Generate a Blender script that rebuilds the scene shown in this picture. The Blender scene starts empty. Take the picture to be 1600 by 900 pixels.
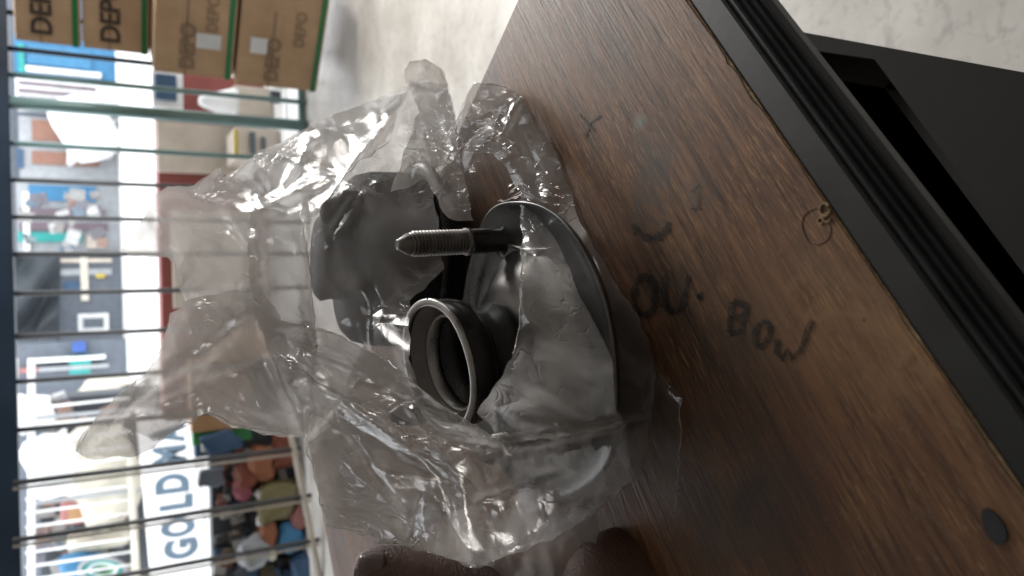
import bpy, bmesh, math, random
import numpy as np
from mathutils import Vector, Matrix, geometry
random.seed(4); RS = np.random.RandomState(7)
S = bpy.context.scene; C = S.collection
# ------------------------------------------------------------------ camera
FPX = 1200.0; PITCH = math.radians(29); ROLL = math.atan(55/2170.0)
CAM = Vector((0, 0, 0.92))
F = Vector((0, math.cos(PITCH), -math.sin(PITCH))); R = Vector((1, 0, 0)); U = Vector((0, math.sin(PITCH), math.cos(PITCH)))
X = -U*math.cos(ROLL) - R*math.sin(ROLL)
Y = R*math.cos(ROLL) - U*math.sin(ROLL)
cd = bpy.data.cameras.new('camera'); cam = bpy.data.objects.new('camera', cd); C.objects.link(cam); S.camera = cam
m = Matrix.Identity(4)
for i in range(3):
    m[i][0] = X[i]; m[i][1] = Y[i]; m[i][2] = -F[i]; m[i][3] = CAM[i]
cam.matrix_world = m
cd.sensor_width = 36; cd.lens = 36*FPX/1600; cd.clip_start = 0.01; cd.clip_end = 500
cd.dof.use_dof = True; cd.dof.focus_distance = 0.265; cd.dof.aperture_fstop = 16
# ------------------------------------------------------------------ light
w = bpy.data.worlds.new('World'); S.world = w; w.use_nodes = True
bg = w.node_tree.nodes['Background']; bg.inputs[0].default_value = (0.93, 0.96, 1.0, 1); bg.inputs[1].default_value = 2.9
def area(name, loc, target, sx, sy, power, col):
    l = bpy.data.lights.new(name, 'AREA'); l.shape = 'RECTANGLE'; l.size = sx; l.size_y = sy; l.energy = power; l.color = col
    o = bpy.data.objects.new(name, l); C.objects.link(o); o.location = loc
    o.rotation_euler = (Vector(target) - Vector(loc)).to_track_quat('-Z', 'Y').to_euler(); return o
area('window_daylight', (1.7, 3.0, 1.5), (0.05, 0.35, 0.76), 1.3, 0.5, 84, (1.0, 0.97, 0.93))
area('carton_side_fill', (2.4, 1.3, 1.5), (0.9, 2.4, 0.4), 0.9, 1.1, 15, (0.92, 0.96, 1.0))  # fill lamp added to brighten the cartons; side opening only presumed, none built
S.view_settings.view_transform = 'Standard'; S.view_settings.look = 'None'; S.view_settings.gamma = 1; S.view_settings.exposure = 0
S.cycles.transparent_max_bounces = 40; S.cycles.max_bounces = 7; S.cycles.diffuse_bounces = 3; S.cycles.glossy_bounces = 3; S.cycles.transmission_bounces = 3; S.cycles.sample_clamp_indirect = 6
# ------------------------------------------------------------------ pixel helpers (only used to work out real positions)
def ray(px, py): return F + X*((px-800)/FPX) + Y*((450-py)/FPX)
def at(px, py, t): return CAM + ray(px, py)*t
def onz(px, py, z): r = ray(px, py); return CAM + r*((z-CAM.z)/r.z)
def ony(px, py, y): r = ray(px, py); return CAM + r*((y-CAM.y)/r.y)
# ------------------------------------------------------------------ material helpers
class N:
    def __init__(s, name):
        s.m = bpy.data.materials.new(name); s.m.use_nodes = True; s.t = s.m.node_tree
        s.p = s.t.nodes['Principled BSDF']; s.out = s.t.nodes['Material Output']
    def n(s, kind, **k):
        o = s.t.nodes.new(kind)
        for a, b in k.items():
            if a.startswith('i_'):
                key = a[2:]; key = int(key) if key.isdigit() else key.replace('_', ' ')
                o.inputs[key].default_value = b
            else: setattr(o, a, b)
        return o
    def l(s, a, b): s.t.links.new(a, b)
def ramp(N_, fac, stops):
    r = N_.n('ShaderNodeValToRGB'); N_.l(fac, r.inputs[0]); e = r.color_ramp.elements
    while len(e) < len(stops): e.new(0.5)
    for i, (p, c) in enumerate(stops): e[i].position = p; e[i].color = (*c, 1) if len(c) == 3 else c
    return r.outputs[0]
def coords(N_, scale=(1, 1, 1), rot=(0, 0, 0), kind='Object'):
    tc = N_.n('ShaderNodeTexCoord'); mp = N_.n('ShaderNodeMapping'); mp.inputs['Scale'].default_value = scale; mp.inputs['Rotation'].default_value = rot
    N_.l(tc.outputs[kind], mp.inputs[0]); return mp.outputs[0]
def noise(N_, vec, scale, detail=4, rough=0.55, dist=0):
    n = N_.n('ShaderNodeTexNoise'); n.inputs['Scale'].default_value = scale; n.inputs['Detail'].default_value = detail
    n.inputs['Roughness'].default_value = rough; n.inputs['Distortion'].default_value = dist; N_.l(vec, n.inputs['Vector']); return n.outputs[0]
def mixc(N_, fac, a, b, mode='MIX'):
    x = N_.n('ShaderNodeMix', data_type='RGBA', blend_type=mode)
    for v, i in ((fac, 0), (a, 6), (b, 7)):
        if isinstance(v, (int, float)): x.inputs[i].default_value = v
        elif isinstance(v, tuple): x.inputs[i].default_value = (*v, 1)
        else: N_.l(v, x.inputs[i])
    return x.outputs[2]
def bump(N_, h, strength, dist, to=None):
    b = N_.n('ShaderNodeBump'); b.inputs['Strength'].default_value = strength; b.inputs['Distance'].default_value = dist
    N_.l(h, b.inputs['Height']); N_.l(b.outputs[0], (to or N_.p).inputs['Normal']); return b.outputs[0]
def simple(name, col, rough=0.6, metal=0.0, var=0.25, scale=8, bmp=0.15, bd=0.002):
    k = N(name); v = coords(k); n = noise(k, v, scale, 5)
    dark = tuple(c*(1-var) for c in col); light = tuple(min(1, c*(1+var)) for c in col)
    k.l(ramp(k, n, [(0.3, dark), (0.7, light)]), k.p.inputs['Base Color'])
    k.p.inputs['Metallic'].default_value = metal
    rr = k.n('ShaderNodeMapRange'); k.l(n, rr.inputs[0]); rr.inputs[3].default_value = max(0, rough-0.1); rr.inputs[4].default_value = min(1, rough+0.1)
    k.l(rr.outputs[0], k.p.inputs['Roughness'])
    if bmp: bump(k, noise(k, v, scale*6, 3), bmp, bd)
    return k.m
# ------------------------------------------------------------------ mesh helpers
def link(name, me, mat, parent=None, smooth=False):
    o = bpy.data.objects.new(name, me); C.objects.link(o)
    if mat is not None and not me.materials: me.materials.append(mat)
    if parent: o.parent = parent
    if smooth:
        for p in me.polygons: p.use_smooth = True
    return o
def frombm(name, bm, mat, parent=None, smooth=False):
    me = bpy.data.meshes.new(name); bmesh.ops.recalc_face_normals(bm, faces=bm.faces); bm.to_mesh(me); bm.free(); return link(name, me, mat, parent, smooth)
def tag(o, label, cat, group=None):
    o['label'] = label; o['category'] = cat
    if group: o['group'] = group
    return o
def struct(o): o['kind'] = 'structure'; return o
def empty(name, loc, label, cat, group=None):
    o = bpy.data.objects.new(name, None); C.objects.link(o); o.location = loc; o.empty_display_size = 0.05; return tag(o, label, cat, group)
def bx(bm, lo, hi, bev=0.0, mat=None):
    lo = Vector(lo); hi = Vector(hi)
    r = bmesh.ops.create_cube(bm, size=1); vs = r['verts']; c = (lo+hi)/2; s = hi-lo
    for v in vs:
        v.co = Vector((v.co.x*s.x, v.co.y*s.y, v.co.z*s.z)) + c
        if mat: v.co = mat @ v.co
    if bev:
        es = list({e for v in vs for e in v.link_edges}); bmesh.ops.bevel(bm, geom=es, offset=bev, segments=2, profile=0.6, affect='EDGES')
def box(name, lo, hi, mat, parent=None, bev=0.004, base=None, rot=None):
    """box with its origin at base (world), built in world coordinates"""
    bm = bmesh.new(); b = Vector(base) if base is not None else Vector((0, 0, 0))
    bx(bm, Vector(lo)-b, Vector(hi)-b, bev); o = frombm(name, bm, mat, parent)
    if base is not None and parent is None: o.location = b
    return o
def tube_bm(bm, pts, rad, seg=8, cap=True):
    pts = [Vector(p) for p in pts]; n = len(pts); rings = []; up = None
    for i, p in enumerate(pts):
        d = (pts[min(i+1, n-1)] - pts[max(i-1, 0)]).normalized()
        if up is None: up = d.orthogonal().normalized()
        up = (up - d*up.dot(d)).normalized(); s = d.cross(up)
        r = rad[i] if hasattr(rad, '__len__') else rad
        rings.append([bm.verts.new(p + (up*math.cos(a)+s*math.sin(a))*r) for a in [2*math.pi*k/seg for k in range(seg)]])
    for a, b in zip(rings, rings[1:]):
        for k in range(seg): bm.faces.new((a[k], a[(k+1) % seg], b[(k+1) % seg], b[k]))
    if cap: bm.faces.new(rings[0][::-1]); bm.faces.new(rings[-1])
def lathe_bm(bm, prof, seg=64, fn=None, mat=None):
    """prof: list of (r, z); fn(theta, r, z)->(r,z)"""
    rings = []
    for r, z in prof:
        ring = []
        for k in range(seg):
            th = 2*math.pi*k/seg; rr, zz = fn(th, r, z) if fn else (r, z)
            v = Vector((rr*math.cos(th), rr*math.sin(th), zz)); ring.append(bm.verts.new(mat @ v if mat else v))
        rings.append(ring)
    for a, b in zip(rings, rings[1:]):
        for k in range(seg): bm.faces.new((a[k], a[(k+1) % seg], b[(k+1) % seg], b[k]))
    return rings
def poly_prism(name, pts, z0, z1, mat, parent=None, holes=None):
    bm = bmesh.new(); top = [bm.verts.new((x, y, z1)) for x, y in pts]; bot = [bm.verts.new((x, y, z0)) for x, y in pts]
    bm.faces.new(top); bm.faces.new(bot[::-1]); n = len(pts)
    for i in range(n): bm.faces.new((top[i], bot[i], bot[(i+1) % n], top[(i+1) % n]))
    return frombm(name, bm, mat, parent)
def text_mesh(txt, size, offset=0.0, extrude=0.0, sx=1.0):
    cu = bpy.data.curves.new('lettering', 'FONT'); cu.body = txt; cu.size = size; cu.offset = offset; cu.extrude = extrude; cu.align_x = 'CENTER'; cu.align_y = 'CENTER'
    o = bpy.data.objects.new('tmp', cu); C.objects.link(o); bpy.context.view_layer.update()
    dg = bpy.context.evaluated_depsgraph_get(); me = bpy.data.meshes.new_from_object(o.evaluated_get(dg)); bpy.data.objects.remove(o); me.materials.clear()
    for v in me.vertices: v.co.x *= sx
    return me
def facing_y(me, loc, mat, parent, name='lettering', yaw=0.0):
    """stand a text mesh up so that it faces the camera side (-Y)"""
    T = Matrix.Translation(loc) @ Matrix.Rotation(yaw, 4, 'Z') @ Matrix.Rotation(math.radians(90), 4, 'X'); me.transform(T)
    return link(name, me, mat, parent)
def perlin(x, y, seed=0):
    rs = np.random.RandomState(seed); perm = rs.permutation(256); ang = rs.rand(256)*2*np.pi; gx = np.cos(ang); gy = np.sin(ang)
    xi = np.floor(x).astype(int); yi = np.floor(y).astype(int); xf = x-xi; yf = y-yi
    def g(i, j, dx, dy):
        h = perm[(perm[i % 256]+j) % 256]; return gx[h]*dx + gy[h]*dy
    u = xf**3*(xf*(xf*6-15)+10); v = yf**3*(yf*(yf*6-15)+10)
    a = g(xi, yi, xf, yf); b = g(xi+1, yi, xf-1, yf); c = g(xi, yi+1, xf, yf-1); d = g(xi+1, yi+1, xf-1, yf-1)
    return (a*(1-u)+b*u)*(1-v) + (c*(1-u)+d*u)*v
def worley(x, y, seed=0):
    rs = np.random.RandomState(seed); jx = rs.rand(64, 64); jy = rs.rand(64, 64); xi = np.floor(x).astype(int); yi = np.floor(y).astype(int)
    d1 = np.full(np.shape(x), 9.0); d2 = d1.copy()
    for i in (-1, 0, 1):
        for j in (-1, 0, 1):
            a = xi+i; b = yi+j; d = np.hypot(a+jx[a % 64, b % 64]-x, b+jy[a % 64, b % 64]-y); n1 = np.minimum(d1, d); d2 = np.minimum(np.maximum(d1, d), d2); d1 = n1
    return (d2-d1)*.5
# ================================================================== MATERIALS
GA = math.atan2(0.091, 0.128)      # direction of the desk edge and of the wood grain
def wood_mat():
    k = N('desk_laminate'); v0 = coords(k, (1, 1, 1), (0, 0, -GA))
    st = coords(k, (6, 260, 1), (0, 0, 0)); 
    mp = k.n('ShaderNodeMapping'); mp.inputs['Rotation'].default_value = (0, 0, -GA); tc = k.n('ShaderNodeTexCoord'); k.l(tc.outputs['Object'], mp.inputs[0])
    m2 = k.n('ShaderNodeMapping'); m2.inputs['Scale'].default_value = (14, 330, 1); k.l(mp.outputs[0], m2.inputs[0])
    m3 = k.n('ShaderNodeMapping'); m3.inputs['Scale'].default_value = (60, 900, 1); k.l(mp.outputs[0], m3.inputs[0])
    m4 = k.n('ShaderNodeMapping'); m4.inputs['Scale'].default_value = (9, 38, 1); k.l(mp.outputs[0], m4.inputs[0])
    a = noise(k, m2.outputs[0], 1, 5, 0.6, 0.3); b = noise(k, m3.outputs[0], 1, 3, 0.6); c = noise(k, m4.outputs[0], 1, 4, 0.6, 0.6)
    base = ramp(k, c, [(0.25, (0.12, 0.046, 0.019)), (0.5, (0.22, 0.102, 0.045)), (0.75, (0.32, 0.175, 0.085))])
    s1 = ramp(k, a, [(0.34, (0.34, 0.30, 0.28)), (0.48, (0.9, 0.9, 0.9)), (0.68, (1.4, 1.35, 1.25))])
    s2 = ramp(k, b, [(0.36, (0.28, 0.25, 0.24)), (0.49, (1, 1, 1))])
    col = mixc(k, 0.8, base, s1, 'MULTIPLY'); col = mixc(k, 0.75, col, s2, 'MULTIPLY')
    m6 = k.n('ShaderNodeMapping'); m6.inputs['Scale'].default_value = (150, 1500, 1); k.l(mp.outputs[0], m6.inputs[0]); g6 = noise(k, m6.outputs[0], 1, 2, 0.6)
    m7 = k.n('ShaderNodeMapping'); m7.inputs['Scale'].default_value = (20, 28, 1); k.l(mp.outputs[0], m7.inputs[0]); g7 = noise(k, m7.outputs[0], 1, 4, 0.6)
    gm = k.n('ShaderNodeMath', operation='MULTIPLY'); k.l(ramp(k, g6, [(0.54, (0, 0, 0)), (0.66, (0.8, 0.8, 0.8))]), gm.inputs[0]); k.l(ramp(k, g7, [(0.42, (0, 0, 0)), (0.6, (1, 1, 1))]), gm.inputs[1]); col = mixc(k, gm.outputs[0], col, (0.46, 0.25, 0.10))
    # worn grey bloom, soaked-in stains and painted-in shadow, mapped in the desk's own plane
    o = coords(k)
    big = noise(k, o, 9, 5, 0.65, 0.8); col = mixc(k, ramp(k, big, [(0.46, (0, 0, 0)), (0.66, (0.6, 0.6, 0.6))]), col, (0.10, 0.055, 0.035))
    fine = noise(k, o, 420, 2, 0.6); col = mixc(k, ramp(k, fine, [(0.62, (0, 0, 0)), (0.74, (0.2, 0.2, 0.2))]), col, (0.42, 0.32, 0.25))
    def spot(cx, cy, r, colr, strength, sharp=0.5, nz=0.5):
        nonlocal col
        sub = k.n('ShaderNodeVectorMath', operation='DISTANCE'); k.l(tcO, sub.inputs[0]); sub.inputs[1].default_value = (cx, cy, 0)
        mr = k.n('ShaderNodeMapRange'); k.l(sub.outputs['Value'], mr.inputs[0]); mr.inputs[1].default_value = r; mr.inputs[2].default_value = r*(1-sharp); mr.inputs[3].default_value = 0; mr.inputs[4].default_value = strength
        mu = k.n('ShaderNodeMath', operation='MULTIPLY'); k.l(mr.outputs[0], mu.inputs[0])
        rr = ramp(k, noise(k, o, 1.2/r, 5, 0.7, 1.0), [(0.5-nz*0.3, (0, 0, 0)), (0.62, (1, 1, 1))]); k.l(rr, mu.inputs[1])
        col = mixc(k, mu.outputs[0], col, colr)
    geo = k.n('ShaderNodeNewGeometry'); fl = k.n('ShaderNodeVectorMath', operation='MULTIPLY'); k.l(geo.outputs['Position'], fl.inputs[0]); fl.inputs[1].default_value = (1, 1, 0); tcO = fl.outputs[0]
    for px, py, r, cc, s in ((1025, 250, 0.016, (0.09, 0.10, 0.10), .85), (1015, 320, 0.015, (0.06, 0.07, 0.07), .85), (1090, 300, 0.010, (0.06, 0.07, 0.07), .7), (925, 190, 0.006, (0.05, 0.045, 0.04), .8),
                             (1000, 190, 0.004, (0.16, 0.30, 0.28), .8), (1240, 760, 0.022, (0.09, 0.04, 0.03), .6), (1120, 850, 0.03, (0.10, 0.10, 0.10), .5), (1180, 420, 0.02, (0.22, 0.09, 0.04), .6), (1040, 460, 0.026, (0.03, 0.028, 0.025), .85), (1105, 640, 0.055, (0.03, 0.024, 0.019), .9), (1150, 530, 0.022, (0.04, 0.03, 0.025), .7), (1150, 760, 0.03, (0.04, 0.032, 0.028), .7), (1330, 620, 0.03, (0.16, 0.06, 0.03), .5), (1290, 470, 0.03, (0.40, 0.24, 0.12), .5), (1420, 560, 0.02, (0.38, 0.24, 0.12), .5)):  # the blackest spots paint in the shadow beside the bag and hand
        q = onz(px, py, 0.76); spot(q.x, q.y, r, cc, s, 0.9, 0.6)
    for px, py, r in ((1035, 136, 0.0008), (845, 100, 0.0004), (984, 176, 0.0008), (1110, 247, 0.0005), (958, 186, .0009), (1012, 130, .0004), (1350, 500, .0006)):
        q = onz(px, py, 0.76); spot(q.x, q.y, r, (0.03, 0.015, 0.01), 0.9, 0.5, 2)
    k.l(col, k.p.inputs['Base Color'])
    rr = k.n('ShaderNodeMapRange'); k.l(a, rr.inputs[0]); rr.inputs[3].default_value = 0.34; rr.inputs[4].default_value = 0.58; k.l(rr.outputs[0], k.p.inputs['Roughness'])
    mx = k.n('ShaderNodeMath', operation='ADD'); k.l(a, mx.inputs[0]); k.l(b, mx.inputs[1]); bump(k, mx.outputs[0], 0.5, 0.0005)
    return k.m
M = {}
M['wood'] = wood_mat()
M['chip'] = simple('raw_chipboard', (0.42, 0.30, 0.18), 0.9, 0, 0.4, 600, 0.5, 0.001)
M['trim'] = simple('black_edge_rubber', (0.014, 0.015, 0.017), 0.45, 0, 0.3, 60, 0.10, 0.0003)
M['blackboard'] = simple('black_painted_board', (0.017, 0.016, 0.014), 0.9, 0, 0.2, 40, 0.1, 0.0005)
M['ink'] = simple('faded_marker_ink', (0.016, 0.015, 0.014), 0.6, 0, 0.3, 300, 0)
M['steel'] = simple('zinc_plated_steel', (0.50, 0.49, 0.47), 0.27, 1.0, 0.12, 60, 0.25, 0.0002)
M['cup'] = simple('black_coated_steel', (0.035, 0.035, 0.037), 0.25, 0.6, 0.3, 80, 0.2, 0.0002)
M['flange'] = simple('dark_zinc_flange', (0.16, 0.165, 0.17), 0.3, 0.85, 0.3, 70, 0.2, 0.0002)
M['rim'] = simple('bare_rolled_rim', (0.42, 0.41, 0.40), 0.3, 1.0, 0.2, 150, 0.3, 0.0003)
M['rubber'] = simple('black_rubber', (0.012, 0.012, 0.012), 0.4, 0, 0.2, 120, 0.2, 0.0003)
M['stud'] = simple('phosphated_stud', (0.20, 0.19, 0.18), 0.36, 0.9, 0.25, 200, 0.2, 0.0001)
M['rubber2'] = simple('dusty_black_rubber', (0.014, 0.015, 0.018), 0.75, 0, 0.3, 50, 0.3, 0.0005)
def metal_plate():
    k = N('brushed_plate'); v = coords(k); n = noise(k, v, 45, 5, .6, .5); n2 = noise(k, v, 900, 2)
    c = ramp(k, n, [(0.3, (0.17, 0.165, 0.16)), (0.7, (0.24, 0.235, 0.228))]); c = mixc(k, ramp(k, n2, [(0.66, (0, 0, 0)), (0.72, (0.8, 0.8, 0.8))]), c, (0.08, 0.07, 0.07))
    k.l(c, k.p.inputs['Base Color']); k.p.inputs['Metallic'].default_value = 0.88; k.p.inputs['Roughness'].default_value = 0.34
    bump(k, n2, 0.12, 0.0001); return k.m
M['plate'] = metal_plate()
def film_mat(name, milk, tint=(0.93, 0.92, 0.91), body=(0.80, 0.78, 0.76), sc=1.0, gl=1.0):
    k = N(name); t = k.t; t.nodes.remove(k.p)
    v = coords(k); 
    m1 = k.n('ShaderNodeMapping'); m1.inputs['Rotation'].default_value = (0.6, 0.4, 0.7); m1.inputs['Scale'].default_value = (1, 0.4, 1); k.l(v, m1.inputs[0])
    def vor(vec, scale):
        o = k.n('ShaderNodeTexVoronoi', feature='DISTANCE_TO_EDGE'); o.inputs['Scale'].default_value = scale; k.l(vec, o.inputs['Vector']); return o.outputs['Distance']
    wn = k.n('ShaderNodeTexNoise'); wn.inputs['Scale'].default_value = 18; wn.inputs['Detail'].default_value = 1; k.l(m1.outputs[0], wn.inputs['Vector'])
    wv = k.n('ShaderNodeVectorMath', operation='MULTIPLY_ADD'); k.l(wn.outputs['Color'], wv.inputs[0]); wv.inputs[1].default_value = (.05, .05, .05); k.l(m1.outputs[0], wv.inputs[2])
    def ridge(n): return n
    n1 = vor(wv.outputs[0], 42*sc); n2 = vor(wv.outputs[0], 150*sc)
    patch = noise(k, v, 22, 2, 0.5, 0.5)
    pm = k.n('ShaderNodeMapRange'); k.l(patch, pm.inputs[0]); pm.inputs[1].default_value = 0.48; pm.inputs[2].default_value = 0.66; pm.inputs[3].default_value = 0.04; pm.inputs[4].default_value = 1.0
    r2 = k.n('ShaderNodeMath', operation='MULTIPLY'); k.l(ridge(n2), r2.inputs[0]); k.l(pm.outputs[0], r2.inputs[1])
    r2b = k.n('ShaderNodeMath', operation='MULTIPLY'); k.l(r2.outputs[0], r2b.inputs[0]); r2b.inputs[1].default_value = 0.35
    h = k.n('ShaderNodeMath', operation='ADD'); k.l(ridge(n1), h.inputs[0]); k.l(r2b.outputs[0], h.inputs[1])
    bn = k.n('ShaderNodeBump'); bn.inputs['Strength'].default_value = 1.0; bn.inputs['Distance'].default_value = 0.0032
    m5 = k.n('ShaderNodeMapping'); m5.inputs['Rotation'].default_value = (0.2, 0.9, 0.35); m5.inputs['Scale'].default_value = (1, 0.28, 1); k.l(v, m5.inputs[0]); wr = noise(k, m5.outputs[0], 80*sc, 2, 0.5, 1.8)
    a1 = k.n('ShaderNodeMath', operation='SUBTRACT'); k.l(wr, a1.inputs[0]); a1.inputs[1].default_value = 0.5
    a2_ = k.n('ShaderNodeMath', operation='ABSOLUTE'); k.l(a1.outputs[0], a2_.inputs[0])
    a3 = k.n('ShaderNodeMapRange'); k.l(a2_.outputs[0], a3.inputs[0]); a3.inputs[1].default_value = 0.0; a3.inputs[2].default_value = 0.025; a3.inputs[3].default_value = 0.17; a3.inputs[4].default_value = 0
    a4 = k.n('ShaderNodeMath', operation='MULTIPLY'); k.l(a3.outputs[0], a4.inputs[0]); k.l(pm.outputs[0], a4.inputs[1])
    h2 = k.n('ShaderNodeMath', operation='ADD'); k.l(h.outputs[0], h2.inputs[0]); k.l(a4.outputs[0], h2.inputs[1]); k.l(h2.outputs[0], bn.inputs['Height'])
    tr = k.n('ShaderNodeBsdfTransparent'); tr.inputs[0].default_value = (*tint, 1)
    df = k.n('ShaderNodeBsdfDiffuse'); df.inputs[0].default_value = (*body, 1); tl = k.n('ShaderNodeBsdfTranslucent'); tl.inputs[0].default_value = (*body, 1)
    k.l(bn.outputs[0], df.inputs['Normal']); k.l(bn.outputs[0], tl.inputs['Normal'])
    mk = k.n('ShaderNodeMixShader'); mk.inputs[0].default_value = 0.82; k.l(df.outputs[0], mk.inputs[1]); k.l(tl.outputs[0], mk.inputs[2])
    lw = k.n('ShaderNodeLayerWeight'); lw.inputs[0].default_value = 0.5; k.l(bn.outputs[0], lw.inputs['Normal'])
    p3 = k.n('ShaderNodeMath', operation='POWER'); k.l(lw.outputs['Facing'], p3.inputs[0]); p3.inputs[1].default_value = 3.0
    mf = k.n('ShaderNodeMath', operation='MULTIPLY_ADD'); k.l(p3.outputs[0], mf.inputs[0]); mf.inputs[1].default_value = 0.45; mf.inputs[2].default_value = milk
    mm = k.n('ShaderNodeMath', operation='MULTIPLY_ADD'); k.l(patch, mm.inputs[0]); mm.inputs[1].default_value = milk*0.9; k.l(mf.outputs[0], mm.inputs[2])
    s1 = k.n('ShaderNodeMixShader'); k.l(mm.outputs[0], s1.inputs[0]); k.l(tr.outputs[0], s1.inputs[1]); k.l(mk.outputs[0], s1.inputs[2])
    g = k.n('ShaderNodeBsdfGlossy'); g.inputs['Roughness'].default_value = 0.18; k.l(bn.outputs[0], g.inputs['Normal'])
    p4 = k.n('ShaderNodeMath', operation='POWER'); k.l(lw.outputs['Facing'], p4.inputs[0]); p4.inputs[1].default_value = 3.2
    gf = k.n('ShaderNodeMath', operation='MULTIPLY_ADD'); k.l(p4.outputs[0], gf.inputs[0]); gf.inputs[1].default_value = 0.42*gl; gf.inputs[2].default_value = 0.03*gl
    s2 = k.n('ShaderNodeMixShader'); k.l(gf.outputs[0], s2.inputs[0]); k.l(s1.outputs[0], s2.inputs[1]); k.l(g.outputs[0], s2.inputs[2])
    k.l(s2.outputs[0], k.out.inputs[0]); return k.m
M['film'] = film_mat('clear_polythene', 0.21)
M['film_thick'] = film_mat('doubled_polythene', 0.36, body=(0.86, 0.83, 0.81))
M['film_clear'] = film_mat('single_polythene', 0.15, sc=0.9)
M['film_side'] = film_mat('side_polythene', 0.24, sc=0.8)
M['film_neck'] = film_mat('milky_polythene', 0.29, tint=(0.96, 0.955, 0.95), body=(0.95, 0.92, 0.90))
M['film_edge'] = film_mat('rolled_polythene_edge', 0.55, gl=1.2)
def floor_mat():
    k = N('worn_floor_tile'); v = coords(k); n = noise(k, v, 5, 6, .6, .3); n2 = noise(k, v, 42, 4, .65, .3); n3 = noise(k, coords(k, (9, 34, 1)), 1, 4, .6)
    c = ramp(k, n, [(0.3, (0.40, 0.375, 0.34)), (0.7, (0.62, 0.60, 0.56))])
    c = mixc(k, ramp(k, n2, [(0.3, (0.5, 0.5, 0.5)), (0.48, (0, 0, 0))]), c, (0.25, 0.24, 0.22)); c = mixc(k, ramp(k, n3, [(0.28, (0.45, 0.45, 0.45)), (0.42, (0, 0, 0))]), c, (0.22, 0.205, 0.19))
    k.l(c, k.p.inputs['Base Color']); k.p.inputs['Roughness'].default_value = 0.38; bump(k, n2, 0.2, 0.002); return k.m
M['floor'] = floor_mat()
M['pave'] = simple('sunlit_concrete', (0.86, 0.85, 0.83), 0.8, 0, 0.08, 2, 0.2)
M['wall'] = simple('painted_wall', (0.2, 0.18, 0.16), 0.8, 0, 0.08, 3)
M['ceiling'] = simple('ceiling_board', (0.32, 0.31, 0.29), 0.9, 0, 0.05, 3)
def carton_mat():
    k = N('brown_corrugated_card'); v = coords(k); n = noise(k, v, 7, 5, .6); n2 = noise(k, coords(k, (3, 3, 170)), 1, 2)
    c = ramp(k, n, [(0.3, (0.46, 0.30, 0.175)), (0.7, (0.60, 0.41, 0.255))]); c = mixc(k, 0.12, c, n2, 'MULTIPLY'); k.l(c, k.p.inputs['Base Color']); k.p.inputs['Roughness'].default_value = 0.8; bump(k, n2, .2, .002); return k.m
M['carton'] = carton_mat()
def col(name, c, rough=0.6, metal=0, var=0.15): 
    if name not in M: M[name] = simple(name, c, rough, metal, var, 5, 0.1, 0.004)
    return M[name]
col('green_tape', (0.02, 0.20, 0.07), .35); col('card_print', (0.055, 0.04, 0.03), .8); col('faded_print', (0.25, 0.17, 0.11), .8); col('white_paper', (0.7, 0.72, 0.73), .7)
col('dark_bar', (0.09, 0.092, 0.096), .45, .3); col('teal_bar', (0.20, 0.33, 0.33), .4, .2); col('blue_bar', (0.035, 0.06, 0.10), .4, .3); col('cream_rail', (0.55, 0.50, 0.43), .6)
col('sign_white', (0.9, 0.9, 0.9), .6, 0, .03); col('sign_blue', (0.09, 0.14, 0.19), .6)
for nm, c in dict(pane_blue=(0.05, 0.20, 0.36), sky_blue=(0.045, 0.19, 0.36), red_wall=(0.28, 0.075, 0.065), brick_brown=(0.27, 0.14, 0.10), slate=(0.12, 0.14, 0.17), navy=(0.04, 0.09, 0.17), mauve=(0.17, 0.13, 0.155), beige=(0.62, 0.55, 0.47),
                  bright_white=(0.85, 0.86, 0.86), grey_steel=(0.35, 0.37, 0.39), tarp=(0.09, 0.105, 0.12), teal=(0.03, 0.32, 0.30), royal=(0.04, 0.10, 0.34), pink=(0.40, 0.17, 0.16), tan=(0.42, 0.24, 0.12), cream=(0.65, 0.62, 0.52),
                  khaki=(0.20, 0.17, 0.08), orange=(0.30, 0.11, 0.05), leaf=(0.05, 0.28, 0.09), darkroom=(0.05, 0.058, 0.07), rust=(0.20, 0.055, 0.03), rose=(0.30, 0.08, 0.11), yellow=(0.55, 0.42, 0.06)).items(): col(nm, c)  # slate, mauve, navy and darkroom lifted to paint street haze into the colour
# ================================================================== ROOM
bm = bmesh.new(); 
zf = 0.0
fl = box('floor', (-2.6, -1.6, -0.06), (2.9, 3.72, 0), M['floor'], bev=0); struct(fl)
bm = bmesh.new(); g = bmesh.ops.create_grid(bm, x_segments=8, y_segments=8, size=60); 
for v in bm.verts: v.co += Vector((0, 3.72+60, -0.03))
struct(frombm('street_ground', bm, M['pave']))
struct(box('ceiling', (-2.7, -1.7, 2.7), (3.0, 3.72, 2.78), M['ceiling'], bev=0))
struct(box('added_lintel', (-2.7, 3.72, 2.0), (3.0, 3.86, 2.9), M['wall'], bev=0))  # unseen lintel, added to make the incoming light lower and narrower
struct(box('wall_left', (-2.7, -1.6, 0), (-2.6, 3.72, 2.7), M['wall'], bev=0))
struct(box('wall_back', (-2.7, -1.7, 0), (3.0, -1.6, 2.7), M['wall'], bev=0))
struct(box('wall_right', (2.9, -1.6, 0), (3.0, 3.72, 2.7), M['wall'], bev=0))
# ================================================================== DESK
DZ = 0.76
A0 = onz(1075, 0, DZ); A1 = onz(1600, 770, DZ); da = (A0-A1).normalized(); da.z = 0; da.normalize()
na = Vector((da.y, -da.x, 0))            # outwards, towards the viewer
B0 = onz(805, 0, DZ); B1 = onz(500, 650, DZ)
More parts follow.
